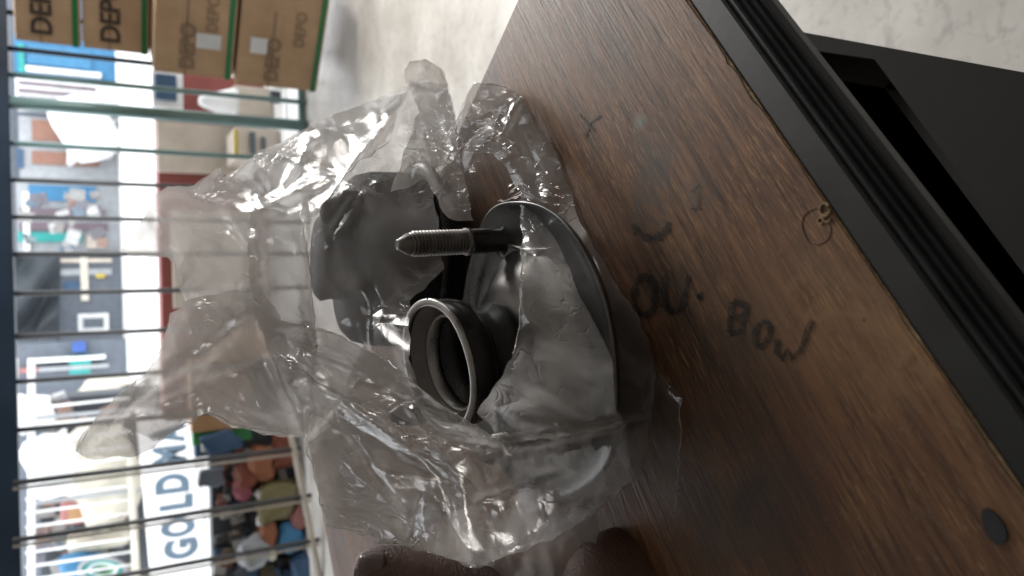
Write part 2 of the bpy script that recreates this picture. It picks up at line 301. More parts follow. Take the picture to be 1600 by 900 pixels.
# corner of A and B
s = ((B0-A0).x*(B1-B0).y-(B0-A0).y*(B1-B0).x)/(da.x*(B1-B0).y-da.y*(B1-B0).x); K = A0+da*s
db = -na
FARC = K + db*((B1-K).length + 0.045)
L = 0.95
desk = empty('desk', (K-da*L/2 + db*0.25).xy.to_3d(), 'worn brown wood laminate desk with black ribbed edge strip, under the bag', 'desk')
DO = desk.location.copy()
def dl(v): return Vector(v) - DO
# worn laminate sheet with a chipped edge towards the strip
def chip_edge():
    pts = []; n = 420
    for i in range(n+1):
        t = i/n*L; e = 0.0003*math.sin(i*0.9)+0.0005*abs(float(perlin(np.array([t*300.]), np.array([0.3]), 3)[0]))*2
        for c, wd, dp in ((0.128, 0.006, 0.0016), (0.1155, 0.0022, 0.0020), (0.205, 0.004, 0.0013), (0.235, 0.005, 0.0012), (0.09, 0.008, 0.0012)):
            e += dp*max(0, 1-abs(t-c)/wd)**0.5
        if t > .2: e += 0.0006*abs(float(perlin(np.array([t*150.]), np.array([1.3]), 9)[0]))*2
        pts.append(K - da*t - na*(e*0.4+0.0003))
    return pts
ce = chip_edge()
outline = ce + [ce[-1]+db*0.7, K+db*0+db*((FARC-K).length)*0.0]
outline = ce + [K-da*L+db*(FARC-K).length, FARC]
bm = bmesh.new(); tv = [bm.verts.new(dl(p)) for p in outline]; f0 = bm.faces.new(tv)
r = bmesh.ops.extrude_face_region(bm, geom=[f0]); 
for v in [x for x in r['geom'] if isinstance(x, bmesh.types.BMVert)]: v.co.z -= 0.0003
bmesh.ops.triangulate(bm, faces=bm.faces[:])
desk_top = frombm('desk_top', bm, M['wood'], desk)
# chipboard core just under the laminate
co = [K, K-da*L, K-da*L+db*((FARC-K).length-0.001), FARC-db*0.001-da*0.001]; bm = bmesh.new()
top = [bm.verts.new(dl((p.x, p.y, DZ-0.00035))) for p in co]; bot = [bm.verts.new(dl((p.x, p.y, DZ-0.026))) for p in co]
bm.faces.new(top); bm.faces.new(bot[::-1])
for i in range(4): bm.faces.new((top[i], bot[i], bot[(i+1) % 4], top[(i+1) % 4]))
frombm('core', bm, M['chip'], desk)
# edge strip: extruded ribbed profile
prof = [(0.0002, -0.026), (0.0002, -0.0008), (0.0012, 0.0004), (0.0085, 0.0005), (0.0092, 0.0001), (0.0096, -0.0006), (0.0101, -0.0002)]
for i in range(4):
    c = 0.0104+i*0.0017; drop = -0.0003-0.0010*i
    prof += [(c, drop), (c+0.0006, drop+0.0003), (c+0.0011, drop-0.0001), (c+0.0014, drop-0.0011)]
prof += [(0.0172, -0.0055), (0.0165, -0.0100), (0.0120, -0.012), (0.0060, -0.026)]
bm = bmesh.new(); ra = []
for t in (-0.0, 0.2, 0.4, L):
    ra.append([bm.verts.new(dl(K - da*t + na*u + Vector((0, 0, z)))) for u, z in prof])
for a, b in zip(ra, ra[1:]):
    for i in range(len(prof)): j = (i+1) % len(prof); bm.faces.new((a[i], a[j], b[j], b[i]))
bm.faces.new(ra[0]); bm.faces.new(ra[-1][::-1])
frombm('edge_strip', bm, M['trim'], desk)
for u, v in ((0.2, 0.16), (L-0.06, 0.05), (0.2, (FARC-K).length-0.2), (L-0.06, (FARC-K).length-0.06)):
    p = K - da*u + db*v; bm = bmesh.new(); tube_bm(bm, [dl((p.x, p.y, 0)), dl((p.x, p.y, DZ-0.0262))], 0.02, 4); frombm('leg', bm, M['blackboard'], desk)
# little paint mark, dark oval hole cap, raised ring blister
def flat_patch(name, cx, cy, pts, mat, h=0.0003, parent=desk):
    bm = bmesh.new(); vs = [bm.verts.new(dl((p.x, p.y, DZ+h))) for p in pts]; f = bm.faces.new(vs); r = bmesh.ops.extrude_face_region(bm, geom=[f])
    for v in [x for x in r['geom'] if isinstance(x, bmesh.types.BMVert)]: v.co.z -= h*0.8
    return frombm(name, bm, mat, parent)
ov = []
for k in range(28):
    a = 2*math.pi*k/28; u = 31*math.cos(a); v = (15+3*math.cos(a))*math.sin(a); th = math.radians(62)
    ov.append(onz(1554+u*math.cos(th)-v*math.sin(th), 821+u*math.sin(th)+v*math.cos(th), DZ))
flat_patch('dark_plug', 0, 0, ov, simple('black_plug', (0.022, 0.028, 0.03), .4, 0, .2, 200), 0.0005)
bm = bmesh.new(); rp = []
for k in range(41):
    a = 2*math.pi*k/40; q = onz(1276+22*math.cos(a)+1.5*math.sin(3*a), 354+28*math.sin(a), DZ); rp.append(dl((q.x, q.y, DZ+0.00005)))
tube_bm(bm, rp, 0.00010, 6, False); frombm('ring_mark', bm, simple('brown_ring', (0.05, 0.03, 0.02), .5), desk)
bm = bmesh.new()
for c in ((1290, 328, 8, .0006), (1293, 340, 6, .0004), (1283, 345, 4, .0003)):
    pts = []
    for k in range(15):
        a = 2*math.pi*k/16; q = onz(c[0]+c[2]*math.cos(a), c[1]+c[2]*1.2*math.sin(a), DZ); pts.append(dl((q.x, q.y, DZ+0.0002)))
    tube_bm(bm, pts, c[3]*.6, 5, True)
frombm('torn_blister', bm, M['chip'], desk)
# handwriting in marker
def strokes(name, lines, wpx, mat=M['ink'], h=0.00025):
    bm = bmesh.new()
    for ln in lines:
        n = len(ln); L_ = []; R_ = []
        for i, (x, y) in enumerate(ln):
            a = ln[max(i-1, 0)]; b = ln[min(i+1, n-1)]; d = Vector((b[0]-a[0], b[1]-a[1])).normalized(); wd = wpx*(0.75+0.25*math.sin(i*1.7+x))/2
            p = onz(x-d.y*wd, y+d.x*wd, DZ); q = onz(x+d.y*wd, y-d.x*wd, DZ); L_.append(bm.verts.new(dl((p.x, p.y, DZ+h)))); R_.append(bm.verts.new(dl((q.x, q.y, DZ+h))))
        for i in range(n-1): bm.faces.new((L_[i], L_[i+1], R_[i+1], R_[i]))
    return frombm(name, bm, mat, desk)
def arc(cx, cy, rx, ry, a0, a1, n=16, rot=0):
    o = []
    for i in range(n+1):
        a = math.radians(a0+(a1-a0)*i/n); u = rx*math.cos(a); v = ry*math.sin(a); o.append((cx+u*math.cos(rot)-v*math.sin(rot), cy+u*math.sin(rot)+v*math.cos(rot)))
    return o
k_ = N('soaked_ink'); vv = coords(k_); nn = noise(k_, vv, 700, 4, .7, .4); trn = k_.n('ShaderNodeBsdfTransparent'); mxs = k_.n('ShaderNodeMixShader')
k_.p.inputs['Base Color'].default_value = (0.014, 0.014, 0.014, 1); k_.p.inputs['Roughness'].default_value = 0.5
k_.l(ramp(k_, nn, [(0.32, (0.08, 0.08, 0.08)), (0.6, (0.8, 0.8, 0.8))]), mxs.inputs[0]); k_.l(trn.outputs[0], mxs.inputs[1]); k_.l(k_.p.outputs[0], mxs.inputs[2]); k_.l(mxs.outputs[0], k_.out.inputs[0]); M['soaked'] = k_.m
strokes('marker_letters', [arc(1008, 462, 17, 30, 0, 360, 24), [(1041, 428), (1038, 455), (1040, 478)]+arc(1055, 470, 15, 16, 150, 20, 8)+[(1072, 455), (1077, 430)], arc(1095, 464, 3, 3, 0, 330, 8)], 13, M['soaked'])
strokes('marker_letters', [[(1146, 472), (1142, 500), (1140, 520)], [(1146, 470), (1168, 478), (1166, 492), (1146, 497), (1164, 502), (1160, 518), (1140, 521)]], 13, M['soaked'])
strokes('marker_letters', [arc(1192, 522, 11, 20, 0, 360, 16, 0.3), [(1216, 530), (1214, 548), (1222, 562), (1232, 545), (1238, 560), (1252, 548), (1262, 520), (1270, 500)]], 13, M['soaked'])
strokes('marker_letters', [arc(1018, 338, 30, 34, 15, 160, 12), ], 15, M['soaked'])
strokes('marker_letters', [[(1080, 300), (1094, 288), (1093, 305), (1091, 325)], [(1080, 326), (1098, 326)]], 4, M['soaked'])
strokes('marker_letters', [[(905, 178), (920, 195), (930, 205)], [(938, 180), (922, 192), (915, 215)]], 5, M['soaked'])
# ---------------- black open cabinet beside and below the desk
CZ = 0.60
def cz(px, py, z=CZ): q = onz(px, py, z); return (q.x, q.y)
P0 = Vector(cz(1215, 43)); P1 = Vector(cz(1600, 113)); d01 = (P1-P0).normalized()
out0 = P0 - d01*0.03; out1 = P1 + d01*0.25
side = Vector((-d01.y, d01.x)); inside = Vector(cz(1500, 300)); side = side if (inside-P0).dot(side) > 0 else -side
cab = empty('black_cabinet', (P1.x-0.1, P1.y, 0), 'black painted open-topped cabinet standing on the floor below the edge strip', 'cabinet')
CO = cab.location.copy()
H0 = Vector(cz(1225, 72)); H1 = Vector(cz(1366, 92)); H2 = Vector(cz(1700, 545)); 
H3 = H2 + (H0-H1).normalized()*0.25 + (H2-H1)*0.2; H4 = H0 - d01*0.05 + side*0.3
outer = [out0, out1, out1+side*0.3, out0+side*0.3]
hole = [H0, H1, H2, P0+side*0.27]
allp = [Vector(p) for p in outer+hole]
res = geometry.delaunay_2d_cdt([p.to_2d() for p in allp], [(0, 1), (1, 2), (2, 3), (3, 0), (4, 5), (5, 6), (6, 7), (7, 4)], [], 0, 1e-6)
def inpoly(p, poly):
    c = False; n = len(poly)
    for i in range(n):
        a = poly[i]; b = poly[(i+1) % n]
        if (a[1] > p[1]) != (b[1] > p[1]) and p[0] < (b[0]-a[0])*(p[1]-a[1])/(b[1]-a[1]+1e-12)+a[0]: c = not c
    return c
bm = bmesh.new(); vv = [bm.verts.new((p.x-CO.x, p.y-CO.y, CZ)) for p in res[0]]
for f in res[2]:
    c = sum((res[0][i] for i in f), Vector((0, 0)))/3
    if inpoly(c, outer) and not inpoly(c, hole): bm.faces.new([vv[i] for i in f])
r = bmesh.ops.extrude_face_region(bm, geom=bm.faces[:])
for v in [x for x in r['geom'] if isinstance(x, bmesh.types.BMVert)]: v.co.z -= 0.022
frombm('top_board', bm, M['blackboard'], cab)
def wallseg(a, b, z0, z1, name, th=0.012):
    bm = bmesh.new(); a = Vector(a); b = Vector(b); d = (b-a).normalized(); n = Vector((-d.y, d.x)); n = n*th*(1 if n.dot(P0+side*.14+d01*.15-a) > 0 else -1)
    pts = [a, b, b+n, a+n]; lo = [bm.verts.new((p.x-CO.x, p.y-CO.y, z0)) for p in pts]; hi = [bm.verts.new((p.x-CO.x, p.y-CO.y, z1)) for p in pts]
    bm.faces.new(lo[::-1]); bm.faces.new(hi)
    for i in range(4): bm.faces.new((lo[i], lo[(i+1) % 4], hi[(i+1) % 4], hi[i]))
    frombm(name, bm, M['blackboard'], cab)
wallseg(out0+side*0.004, out1+side*0.004, 0.002, CZ-0.023, 'side_panel'); wallseg(out0+side*.285, out1+side*.285, 0.002, CZ-0.023, 'side_panel')
wallseg(out0, out0+side*.28, 0.002, CZ-0.023, 'end_panel'); wallseg(out1+side*.28, out1, 0.002, CZ-0.023, 'end_panel'); wallseg(hole[1]+side*0.002, hole[2], CZ-0.30, CZ-0.0225, 'inner_wall'); wallseg(hole[0], hole[1], CZ-0.30, CZ-0.0225, 'inner_wall')
poly_prism('shelf', [(p.x-CO.x, p.y-CO.y) for p in (out0+side*.02, out1+side*.02, out1+side*.28, out0+side*.28)], CZ-0.32, CZ-0.307, M['rubber'], cab)
# ================================================================== STRUT MOUNT
MC = at(836, 546, 0.283); CT = math.radians(10)
Zt = Matrix.Rotation(math.radians(-3), 3, F) @ Vector((0, 0, 1))
tst = MC + Zt*0.01
def proj(P): v = P-CAM; d = v.dot(F); return 800+FPX*v.dot(X)/d, 450-FPX*v.dot(Y)/d
if proj(MC+Zt*0.03)[1] < proj(MC+Vector((0, 0, 0.03)))[1]: Zt = Matrix.Rotation(math.radians(3), 3, F) @ Vector((0, 0, 1))
Zt.normalize()
def angle_to(px, py):      # angle in the plate plane of a point seen at px,py
    r = ray(px, py); t = (MC-CAM).dot(Zt)/r.dot(Zt); v = CAM+r*t-MC; return v
e1 = angle_to(790, 375); e1 = (e1 - Zt*e1.dot(Zt)).normalized(); e2 = Zt.cross(e1)
MM = Matrix(((e1.x, e2.x, Zt.x, MC.x), (e1.y, e2.y, Zt.y, MC.y), (e1.z, e2.z, Zt.z, MC.z), (0, 0, 0, 1)))
v2 = angle_to(935, 672); a2 = math.atan2(v2.dot(e2), v2.dot(e1)); sgn = 1 if a2 > 0 else -1
STUDS = [(0.0, angle_to(790, 375).length), (a2, v2.length), (a2+sgn*math.radians(115), 0.044)]
print('studs', [(round(math.degrees(a)), round(r, 4)) for a, r in STUDS])
def mount(name, mat, label, plate=M['plate'], cup=M['cup'], rubber=M['rubber'], rim=M['rim'], stud=M['stud'], cupr=0.0228, studs=STUDS):
    root = empty(name, mat.translation, label, 'strut mount'); root.matrix_world = mat
    def lobes(th, r, z):
        if r < 0.042: return r, z
        b = 0
        for a, rr in studs:
            d = (th-a+math.pi) % (2*math.pi)-math.pi; b = max(b, math.exp(-(d/0.30)**2))
        k = (r-0.042)/0.014; return r + k*(0.0035*b-0.002), z
    # plate with a raised dome, flange and upturned lip, 1.8 mm thick
    up = [(0.0125, 0.0145), (0.0150, 0.0150), (0.020, 0.0142), (0.026, 0.0115), (0.031, 0.0070), (0.0345, 0.0035), (0.0375, 0.0024), (0.0378, 0.0012), (0.034, 0.002), (0.030, 0.004), (0.0125, 0.0125)]
    bm = bmesh.new(); lathe_bm(bm, up, 128); p = frombm('top_plate', bm, plate, root, True)
    fl_ = [(0.0360, 0.0010), (0.0382, 0.0021), (0.046, 0.0018), (0.0510, 0.0024), (0.0540, 0.0034), (0.0555, 0.0042), (0.0560, 0.0040), (0.0560, 0.0032), (0.0550, 0.0016), (0.0520, 0.0004), (0.046, -0.0002), (0.036, 0.0)]
    bm = bmesh.new(); lathe_bm(bm, fl_, 128, lobes); frombm('flange', bm, M['flange'], root, True)
    # pressed rib and slot lip on the flange
    bm = bmesh.new(); pts = []
    for i in range(25):
        a = 0.12 + (i/24)*0.75; a = a*sgn; r = 0.0405 - 0.004*math.sin(i/24*math.pi); pts.append((r*math.cos(a), r*math.sin(a), 0.0026))
    tube_bm(bm, pts, [0.0004+0.0010*math.sin(i/24*math.pi) for i in range(25)], 8); frombm('pressed_rib', bm, plate, p, True)
    bm = bmesh.new(); lathe_bm(bm, [(0.0, -0.014), (0.030, -0.014), (0.0335, -0.012), (0.035, -0.008), (0.0345, -0.0006), (0.030, -0.0012)], 64); frombm('lower_shell', bm, cup, root, True)
    bm = bmesh.new(); lathe_bm(bm, [(0.0165, 0.0146), (0.0185, 0.0160), (0.0185, 0.0180), (0.0165, 0.0205), (0.0158, 0.0225), (0.0162, 0.0250), (0.0150, 0.0290)], 64); frombm('rubber_core', bm, rubber, root, True)
    # flared cup with a rolled bright rim, open top
    c = cupr; cp = [(0.0122, 0.0262), (0.0150, 0.0268), (c-0.0015, 0.0290), (c-0.0005, 0.0320), (c-0.0002, 0.0395), (c-0.0012, 0.0398), (c-0.0016, 0.0330), (c-0.004, 0.0302), (0.0105, 0.0290), (0.0100, 0.0240), (0.0096, 0.0150), (0.0, 0.0148)]
    bm = bmesh.new(); lathe_bm(bm, cp, 96); ob = frombm('bearing_cup', bm, cup, root, True)
    bm = bmesh.new(); lathe_bm(bm, [(c-0.0017, 0.0392), (c-0.0022, 0.0403), (c-0.0012, 0.0411), (c+0.0006, 0.0409), (c+0.0010, 0.0400), (c+0.0004, 0.0392), (c-0.0017, 0.0392)], 128, lambda t, r, z: (r+0.00012*math.sin(5*t), z+0.00015*math.sin(3*t+1))); frombm('rolled_rim', bm, rim, ob, True)
    bm = bmesh.new(); lathe_bm(bm, [(c-0.0017, 0.0388), (c-0.0030, 0.0372), (c-0.0055, 0.0352), (c-0.0058, 0.0348)], 96); frombm('inner_lining', bm, plate, ob, True)
    bm = bmesh.new(); lathe_bm(bm, [(c-0.0075, 0.0306), (c-0.0070, 0.0345), (c-0.0058, 0.0350), (c-0.0052, 0.0340), (c-0.0055, 0.0306)], 96); frombm('inner_ring', bm, rim, ob, True)
    la = (MM.inverted().to_3x3() @ (Zt - Y*0.10 - F*0.14)).normalized(); TL = Matrix.Translation((0, 0, 0.024)) @ Vector((0, 0, 1)).rotation_difference(la).to_matrix().to_4x4() @ Matrix.Translation((0, 0, -0.024)); ob.data.transform(TL)
    for ch in list(ob.children): ch.data.transform(TL)
    # burrs on the rim
    bm = bmesh.new()
    for i in range(12):
        a = random.uniform(0, 6.28); rr = c+random.uniform(-.0004, .0012); s_ = random.uniform(0.0002, 0.0005); T = Matrix.Translation((rr*math.cos(a), rr*math.sin(a), 0.0408+random.uniform(0, .0004))) @ Matrix.Rotation(a, 4, 'Z')
        bmesh.ops.create_icosphere(bm, subdivisions=1, radius=s_, matrix=T @ Matrix.Diagonal((1, random.uniform(1, 3), .6, 1)))
    b = frombm('burrs', bm, cup, ob); b['kind'] = 'stuff'; b.data.transform(TL)
    for a, rr in studs:
        T = Matrix.Translation((rr*math.cos(a), rr*math.sin(a), 0.0))
        bm = bmesh.new(); R0 = 0.00475
        prof = [(0.0, -0.003), (0.0075, -0.003), (0.0078, 0.0005), (0.0062, 0.0022), (R0, 0.003), (R0, 0.0150), (R0*.98, 0.0156)]; lathe_bm(bm, prof, 32, mat=T)
        frombm('shank', bm, cup, root, True)
        bm = bmesh.new(); lathe_bm(bm, [(R0*.95, 0.0156), (R0*1.13, 0.0158), (R0*1.15, 0.0172), (R0*.95, 0.0176)], 40, mat=T, fn=lambda t, r, z: (r+0.0002*math.sin(2*t), z)); frombm('collar', bm, stud, root, True)
        pitch = 0.00135; z0 = 0.0172; z1 = 0.0400; nz = int((z1-z0)/pitch*10); prof = [(1, z0+(z1-z0)*i/nz) for i in range(nz+1)]
        def thr(t, r, z, z0=z0):
            ph = ((z-z0)/pitch - t/(2*math.pi)) % 1.0; tri = 1-abs(2*ph-1); e = 0.00072*min(1, tri*1.25)
            fade = min(1, max(0, (z1-z)/0.002)); return R0*0.99-0.0006+e*(0.4+0.6*fade) - 0.0004*(1-fade), z
        bm = bmesh.new(); lathe_bm(bm, prof, 40, thr, T); lathe_bm(bm, [(R0*.86, z1), (R0*.80, z1+.001), (R0*.46, z1+.0036), (R0*.42, z1+.0038)], 40, mat=T); thread = frombm('thread', bm, stud, root, True)
        bm = bmesh.new(); lathe_bm(bm, [(R0*.43, z1+.0037), (R0*.40, z1+.0044), (R0*.30, z1+.0046), (R0*.22, z1+.0042), (0, z1+.0041)], 24, mat=T); frombm('stud_tip', bm, rim, thread, True)
    return root
mount('strut_mount', MM, 'steel strut mount with open cup and threaded studs, bare in the bag opening')
# second mount, seen dark through the film, tipped over behind the first
c2 = at(610, 425, 0.352); ax = (-X*1.0 + Y*0.10 - F*0.25); ax = (Vector((0, 0, 1))*.7+ax.normalized()*.3).normalized(); x2 = Vector((1, 0, 0)); y2 = ax.cross(x2).normalized(); x2 = y2.cross(ax)
c2 = at(600, 405, 0.372)
M2 = Matrix(((x2.x, y2.x, ax.x, c2.x), (x2.y, y2.y, ax.y, c2.y), (x2.z, y2.z, ax.z, c2.z), (0, 0, 0, 1)))
r2 = empty('strut_mount', c2, 'black rubber strut mount behind, dim through the milky film', 'strut mount'); r2.matrix_world = M2
bm = bmesh.new(); lathe_bm(bm, [(0, -0.028), (0.038, -0.028), (0.0415, -0.025), (0.0425, -0.012), (0.0415, 0.008), (0.0395, 0.015), (0.036, 0.0185), (0.0, 0.019)], 72); frombm('rubber_body', bm, M['rubber2'], r2, True)
bm = bmesh.new(); lathe_bm(bm, [(0.039, -0.020), (0.046, -0.0195), (0.0485, -0.017), (0.0485, -0.0145), (0.046, -0.0135), (0.039, -0.013)], 72); frombm('flange', bm, M['cup'], r2, True)
bm = bmesh.new(); lathe_bm(bm, [(0.020, 0.0191), (0.0195, 0.026), (0.0205, 0.030), (0.0185, 0.032), (0.0, 0.0322)], 48); frombm('bearing_boss', bm, M['rubber2'], r2, True)
bm = bmesh.new(); q0 = M2.inverted() @ at(600, 330, .35); T = Matrix.Translation((q0.x, q0.y, 0)); lathe_bm(bm, [(0.0085, 0.0175), (0.0085, 0.030), (0.006, 0.034), (0, 0.034)], 24, mat=T); frombm('stud', bm, M['rubber2'], r2, True)
# ================================================================== BAG
def desk_t(px, py):
    out = np.full(np.shape(px), 9.0); px = np.asarray(px, float); py = np.asarray(py, float)
    rz = F.z + X.z*(px-800)/FPX + Y.z*(450-py)/FPX; rx = F.x + X.x*(px-800)/FPX + Y.x*(450-py)/FPX; ry = F.y + X.y*(px-800)/FPX + Y.y*(450-py)/FPX
    t = (DZ-CAM.z)/rz; x = rx*t; y = ry*t + CAM.y
    inside = (t > 0) & (((x-K.x)*db.x+(y-K.y)*db.y) < (FARC-K).length) & (((x-K.x)*da.x+(y-K.y)*da.y) < 0)
    return np.where(inside, t, 9.0)
class RBF:
    def __init__(s, pts):
        p = np.array(pts, float); s.c = p[:, :2]/1000; n = len(p); r = np.linalg.norm(s.c[:, None]-s.c[None], axis=2)
        A = np.zeros((n+3, n+3)); A[:n, :n] = r + np.eye(n)*0.01; A[:n, n] = 1; A[:n, n+1:] = s.c; A[n, :n] = 1; A[n+1:, :n] = s.c.T
        s.w = np.linalg.solve(A, np.concatenate([p[:, 2], [0, 0, 0]]))
    def __call__(s, x, y):
        q = np.stack([np.asarray(x), np.asarray(y)], -1)/1000; r = np.linalg.norm(q[..., None, :]-s.c, axis=-1); n = len(s.c)
        return r@s.w[:n] + s.w[n] + q@s.w[n+1:]
SIL = [(190, 392, .385), (125, 710, .36), (215, 712, .345), (262, 292, .375), (345, 265, .37), (440, 225, .375), (520, 180, .37), (632, 98, .37), (700, 140, .355), (812, 148, .318), (870, 240, .298), (920, 370, .276), (1000, 500, .252), (1021, 560, .246), (1020, 640, .244), (1063, 640, .235), (1055, 810, .237), (940, 795, .240), (880, 835, .243), (740, 888, .258), (590, 848, .29), (510, 822, .305), (480, 690, .305), (380, 670, .315), (265, 490, .36), (285, 430, .37), (240, 580, .36)]
front = RBF(SIL + [(350, 380, .335), (350, 560, .33), (450, 450, .30), (450, 600, .285), (560, 300, .305), (560, 450, .298), (625, 375, .305), (700, 390, .32), (660, 430, .305), (640, 200, .335), (760, 250, .305), (600, 620, .258), (600, 740, .262), (700, 680, .232), (780, 700, .218), (780, 800, .225), (900, 740, .217), (880, 600, .224), (960, 560, .234), (840, 400, .243), (860, 300, .275), (700, 800, .24), (680, 560, .225), (820, 560, .222), (950, 450, .255)])
back = RBF(SIL + [(350, 380, .41), (350, 560, .40), (450, 450, .43), (450, 600, .41), (560, 300, .44), (560, 450, .44), (640, 200, .42), (760, 250, .36), (600, 620, .38), (600, 740, .36), (700, 680, .35), (780, 800, .29), (900, 740, .27), (880, 600, .28), (840, 400, .30)])
def seg_d(x, y, a, b):
    ax_, ay = a; bx_, by = b; L2 = (bx_-ax_)**2+(by-ay)**2; t = np.clip(((x-ax_)*(bx_-ax_)+(y-ay)*(by-ay))/L2, 0, 1)
    return np.hypot(x-ax_-t*(bx_-ax_), y-ay-t*(by-ay)), t
# creases of the real bag: (from, to, width px, height m)
FOLDS = [((395, 300), (400, 520), 26, -.006), ((475, 330), (490, 560), 16, -.006), ((395, 330), (540, 270), 22, -.006), ((540, 270), (650, 130), 20, -.005), ((430, 545), (640, 700), 22, -.007), ((440, 520), (600, 600), 18, .006),
         ((600, 600), (790, 700), 16, -.005), ((640, 640), (740, 770), 16, -.006), ((480, 690), (560, 600), 14, .004), ((560, 600), (760, 660), 14, .005), ((640, 760), (940, 800), 20, .003), ((660, 770), (640, 850), 14, .003),
         ((770, 620), (780, 700), 12, .003), ((230, 320), (290, 440), 16, -.005), ((262, 292), (350, 320), 20, -.006), ((350, 320), (395, 400), 18, .005), ((285, 470), (400, 450), 16, .004), ((240, 600), (395, 500), 22, -.006), ((300, 600), (420, 560), 14, .004),
         ((180, 660), (330, 600), 14, .004), ((130, 700), (250, 590), 14, -.004), ((400, 500), (470, 670), 20, .006), ((330, 620), (470, 680), 12, .004), ((700, 150), (735, 330), 20, -.006), ((650, 180), (690, 300), 14, .006), ((600, 250), (500, 380), 18, .005),
         ((690, 230), (760, 300), 14, -.004), ((760, 200), (830, 250), 16, -.004), ((815, 150), (780, 215), 12, -.004), ((820, 220), (880, 400), 22, .004), ((900, 330), (960, 560), 30, .003), ((830, 330), (1000, 620), 26, .003), ((640, 690), (790, 700), 12, .004),
         ((790, 700), (1015, 655), 16, -.004), ((1015, 570), (1010, 650), 10, -.003), ((560, 720), (720, 760), 16, -.004), ((520, 650), (640, 800), 14, .004), ((740, 780), (870, 740), 14, .003), ((440, 240), (600, 300), 14, .004), ((480, 225), (440, 300), 12, -.004)]
def displ(x, y, seed, amp, folds):
    wx = x + 30*perlin(x/90, y/90, seed+1); wy = y + 30*perlin(x/90+7, y/90+3, seed+2)
    a = math.radians(20+(seed*37) % 70); u = (wx*math.cos(a)+wy*math.sin(a)); v = (-wx*math.sin(a)+wy*math.cos(a))
    mask = np.clip(perlin(x/130, y/130, seed+5)*2.2+0.5, 0.12, 1)
    h = amp*0.016*(worley(u/240, v/100, seed+3)-.2) + amp*0.0052*(worley(u/170, v/38, seed+4)-.2) + amp*0.0013*mask*(worley(u/80+.3*perlin(x/60, y/60, 3), v/15, seed+6)-.2) + amp*0.0004*mask*(worley(wx/14, wy/14, seed+7)-.2)
    h = -h
    if folds:
        for a_, b_, wd, hh in FOLDS:
            d, t = seg_d(wx*.35+x*.65, wy*.35+y*.65, a_, b_); h = h + hh*1.25*np.clip(1-d/(wd*.8), 0, 1)**1.3*np.sin(np.pi*np.clip(t*.9+.05, 0, 1))**.5
    return h
bag = empty('plastic_bag', onz(830, 600, DZ), 'crumpled clear polythene bag torn open round the strut mounts on the desk', 'plastic bag')
BO = bag.location.copy()
def densify(poly, step, jit, seed):
    out = []; n = len(poly); rs = np.random.RandomState(seed)
    for i in range(n):
        a = np.array(poly[i], float); b = np.array(poly[(i+1) % n], float); L_ = np.hypot(*(b-a)); m_ = max(1, int(L_/step)); nrm = np.array([-(b-a)[1], (b-a)[0]])/max(L_, 1e-6)
        for j in range(m_):
            q = a+(b-a)*j/m_; e = 0 if j == 0 else 1; q = q + nrm*e*jit*2.4*float(perlin(np.array([q[0]/25]), np.array([q[1]/25]), seed)[0]); out.append((q[0], q[1]))
    return out
def film(name, poly, depth, mat, seed, amp=1.0, folds=True, step=5.0, jit=3, off=0.0, pin=18, edge=None, smooth_edges=True):
    P = densify(poly, 7, jit, seed); nb = len(P); PA = np.array(P)
    x0, y0 = PA.min(0); x1, y1 = PA.max(0); rs = np.random.RandomState(seed)
    gx, gy = np.meshgrid(np.arange(x0, x1, step), np.arange(y0, y1, step*.87)); gx = gx + (np.arange(gx.shape[0]) % 2)[:, None]*step/2
    gx = gx.ravel() + rs.uniform(-.25, .25, gx.size)*step; gy = gy.ravel() + rs.uniform(-.25, .25, gy.size)*step
    # inside test and boundary distance
    ins = np.zeros(gx.size, bool); dmin = np.full(gx.size, 1e9)
    for i in range(nb):
        a = PA[i]; b = PA[(i+1) % nb]; c = ((a[1] > gy) != (b[1] > gy)) & (gx < (b[0]-a[0])*(gy-a[1])/(b[1]-a[1]+1e-12)+a[0]); ins ^= c
        dmin = np.minimum(dmin, seg_d(gx, gy, a, b)[0])
    k = ins & (dmin > step*.6); gx, gy, dm = gx[k], gy[k], dmin[k]
    pts = [Vector(p) for p in P] + [Vector((a, b)) for a, b in zip(gx, gy)]
    r = geometry.delaunay_2d_cdt(pts, [(i, (i+1) % nb) for i in range(nb)], [], 1, 1e-5)
    V = np.array([tuple(p) for p in r[0]]); 
    dd = np.full(len(V), 1e9)
    for i in range(nb): dd = np.minimum(dd, seg_d(V[:, 0], V[:, 1], PA[i], PA[(i+1) % nb])[0])
    ease = np.clip(dd/pin, 0.12, 1)
    t = depth(V[:, 0], V[:, 1]) + off + displ(V[:, 0], V[:, 1], seed, amp, folds)*ease
    t = np.minimum(t, desk_t(V[:, 0], V[:, 1])-0.0012-0.0008*np.abs(perlin(V[:, 0]/30, V[:, 1]/30, seed)))
    co = [at(x, y, float(tt))-BO for (x, y), tt in zip(V, t)]
    me = bpy.data.meshes.new(name); me.from_pydata(co, [], [list(f) for f in r[2]]); me.update(); o = link(name, me, mat, bag, True)
    if edge is not None:
        E = densify(edge, 5, 0, 1)[:-(max(1, int(np.hypot(edge[0][0]-edge[-1][0], edge[0][1]-edge[-1][1])/5)))] if len(edge) > 1 else edge
        ex = np.array(E)[:, 0]; ey = np.array(E)[:, 1]
        # rolled hem follows the nearest film vertex
        idx = [int(np.argmin((V[:, 0]-a)**2+(V[:, 1]-b)**2)) for a, b in zip(ex, ey)]; pp = []
        for i in idx:
            if not pp or (co[i]-pp[-1]).length > 1e-4: pp.append(co[i])
        if len(pp) > 2: bm = bmesh.new(); tube_bm(bm, pp, [0.00010+0.00022*abs(math.sin(i*.37))*random.random() for i in range(len(pp))], 6); frombm('rolled_edge', bm, M['film_edge'], o, True)
    return o
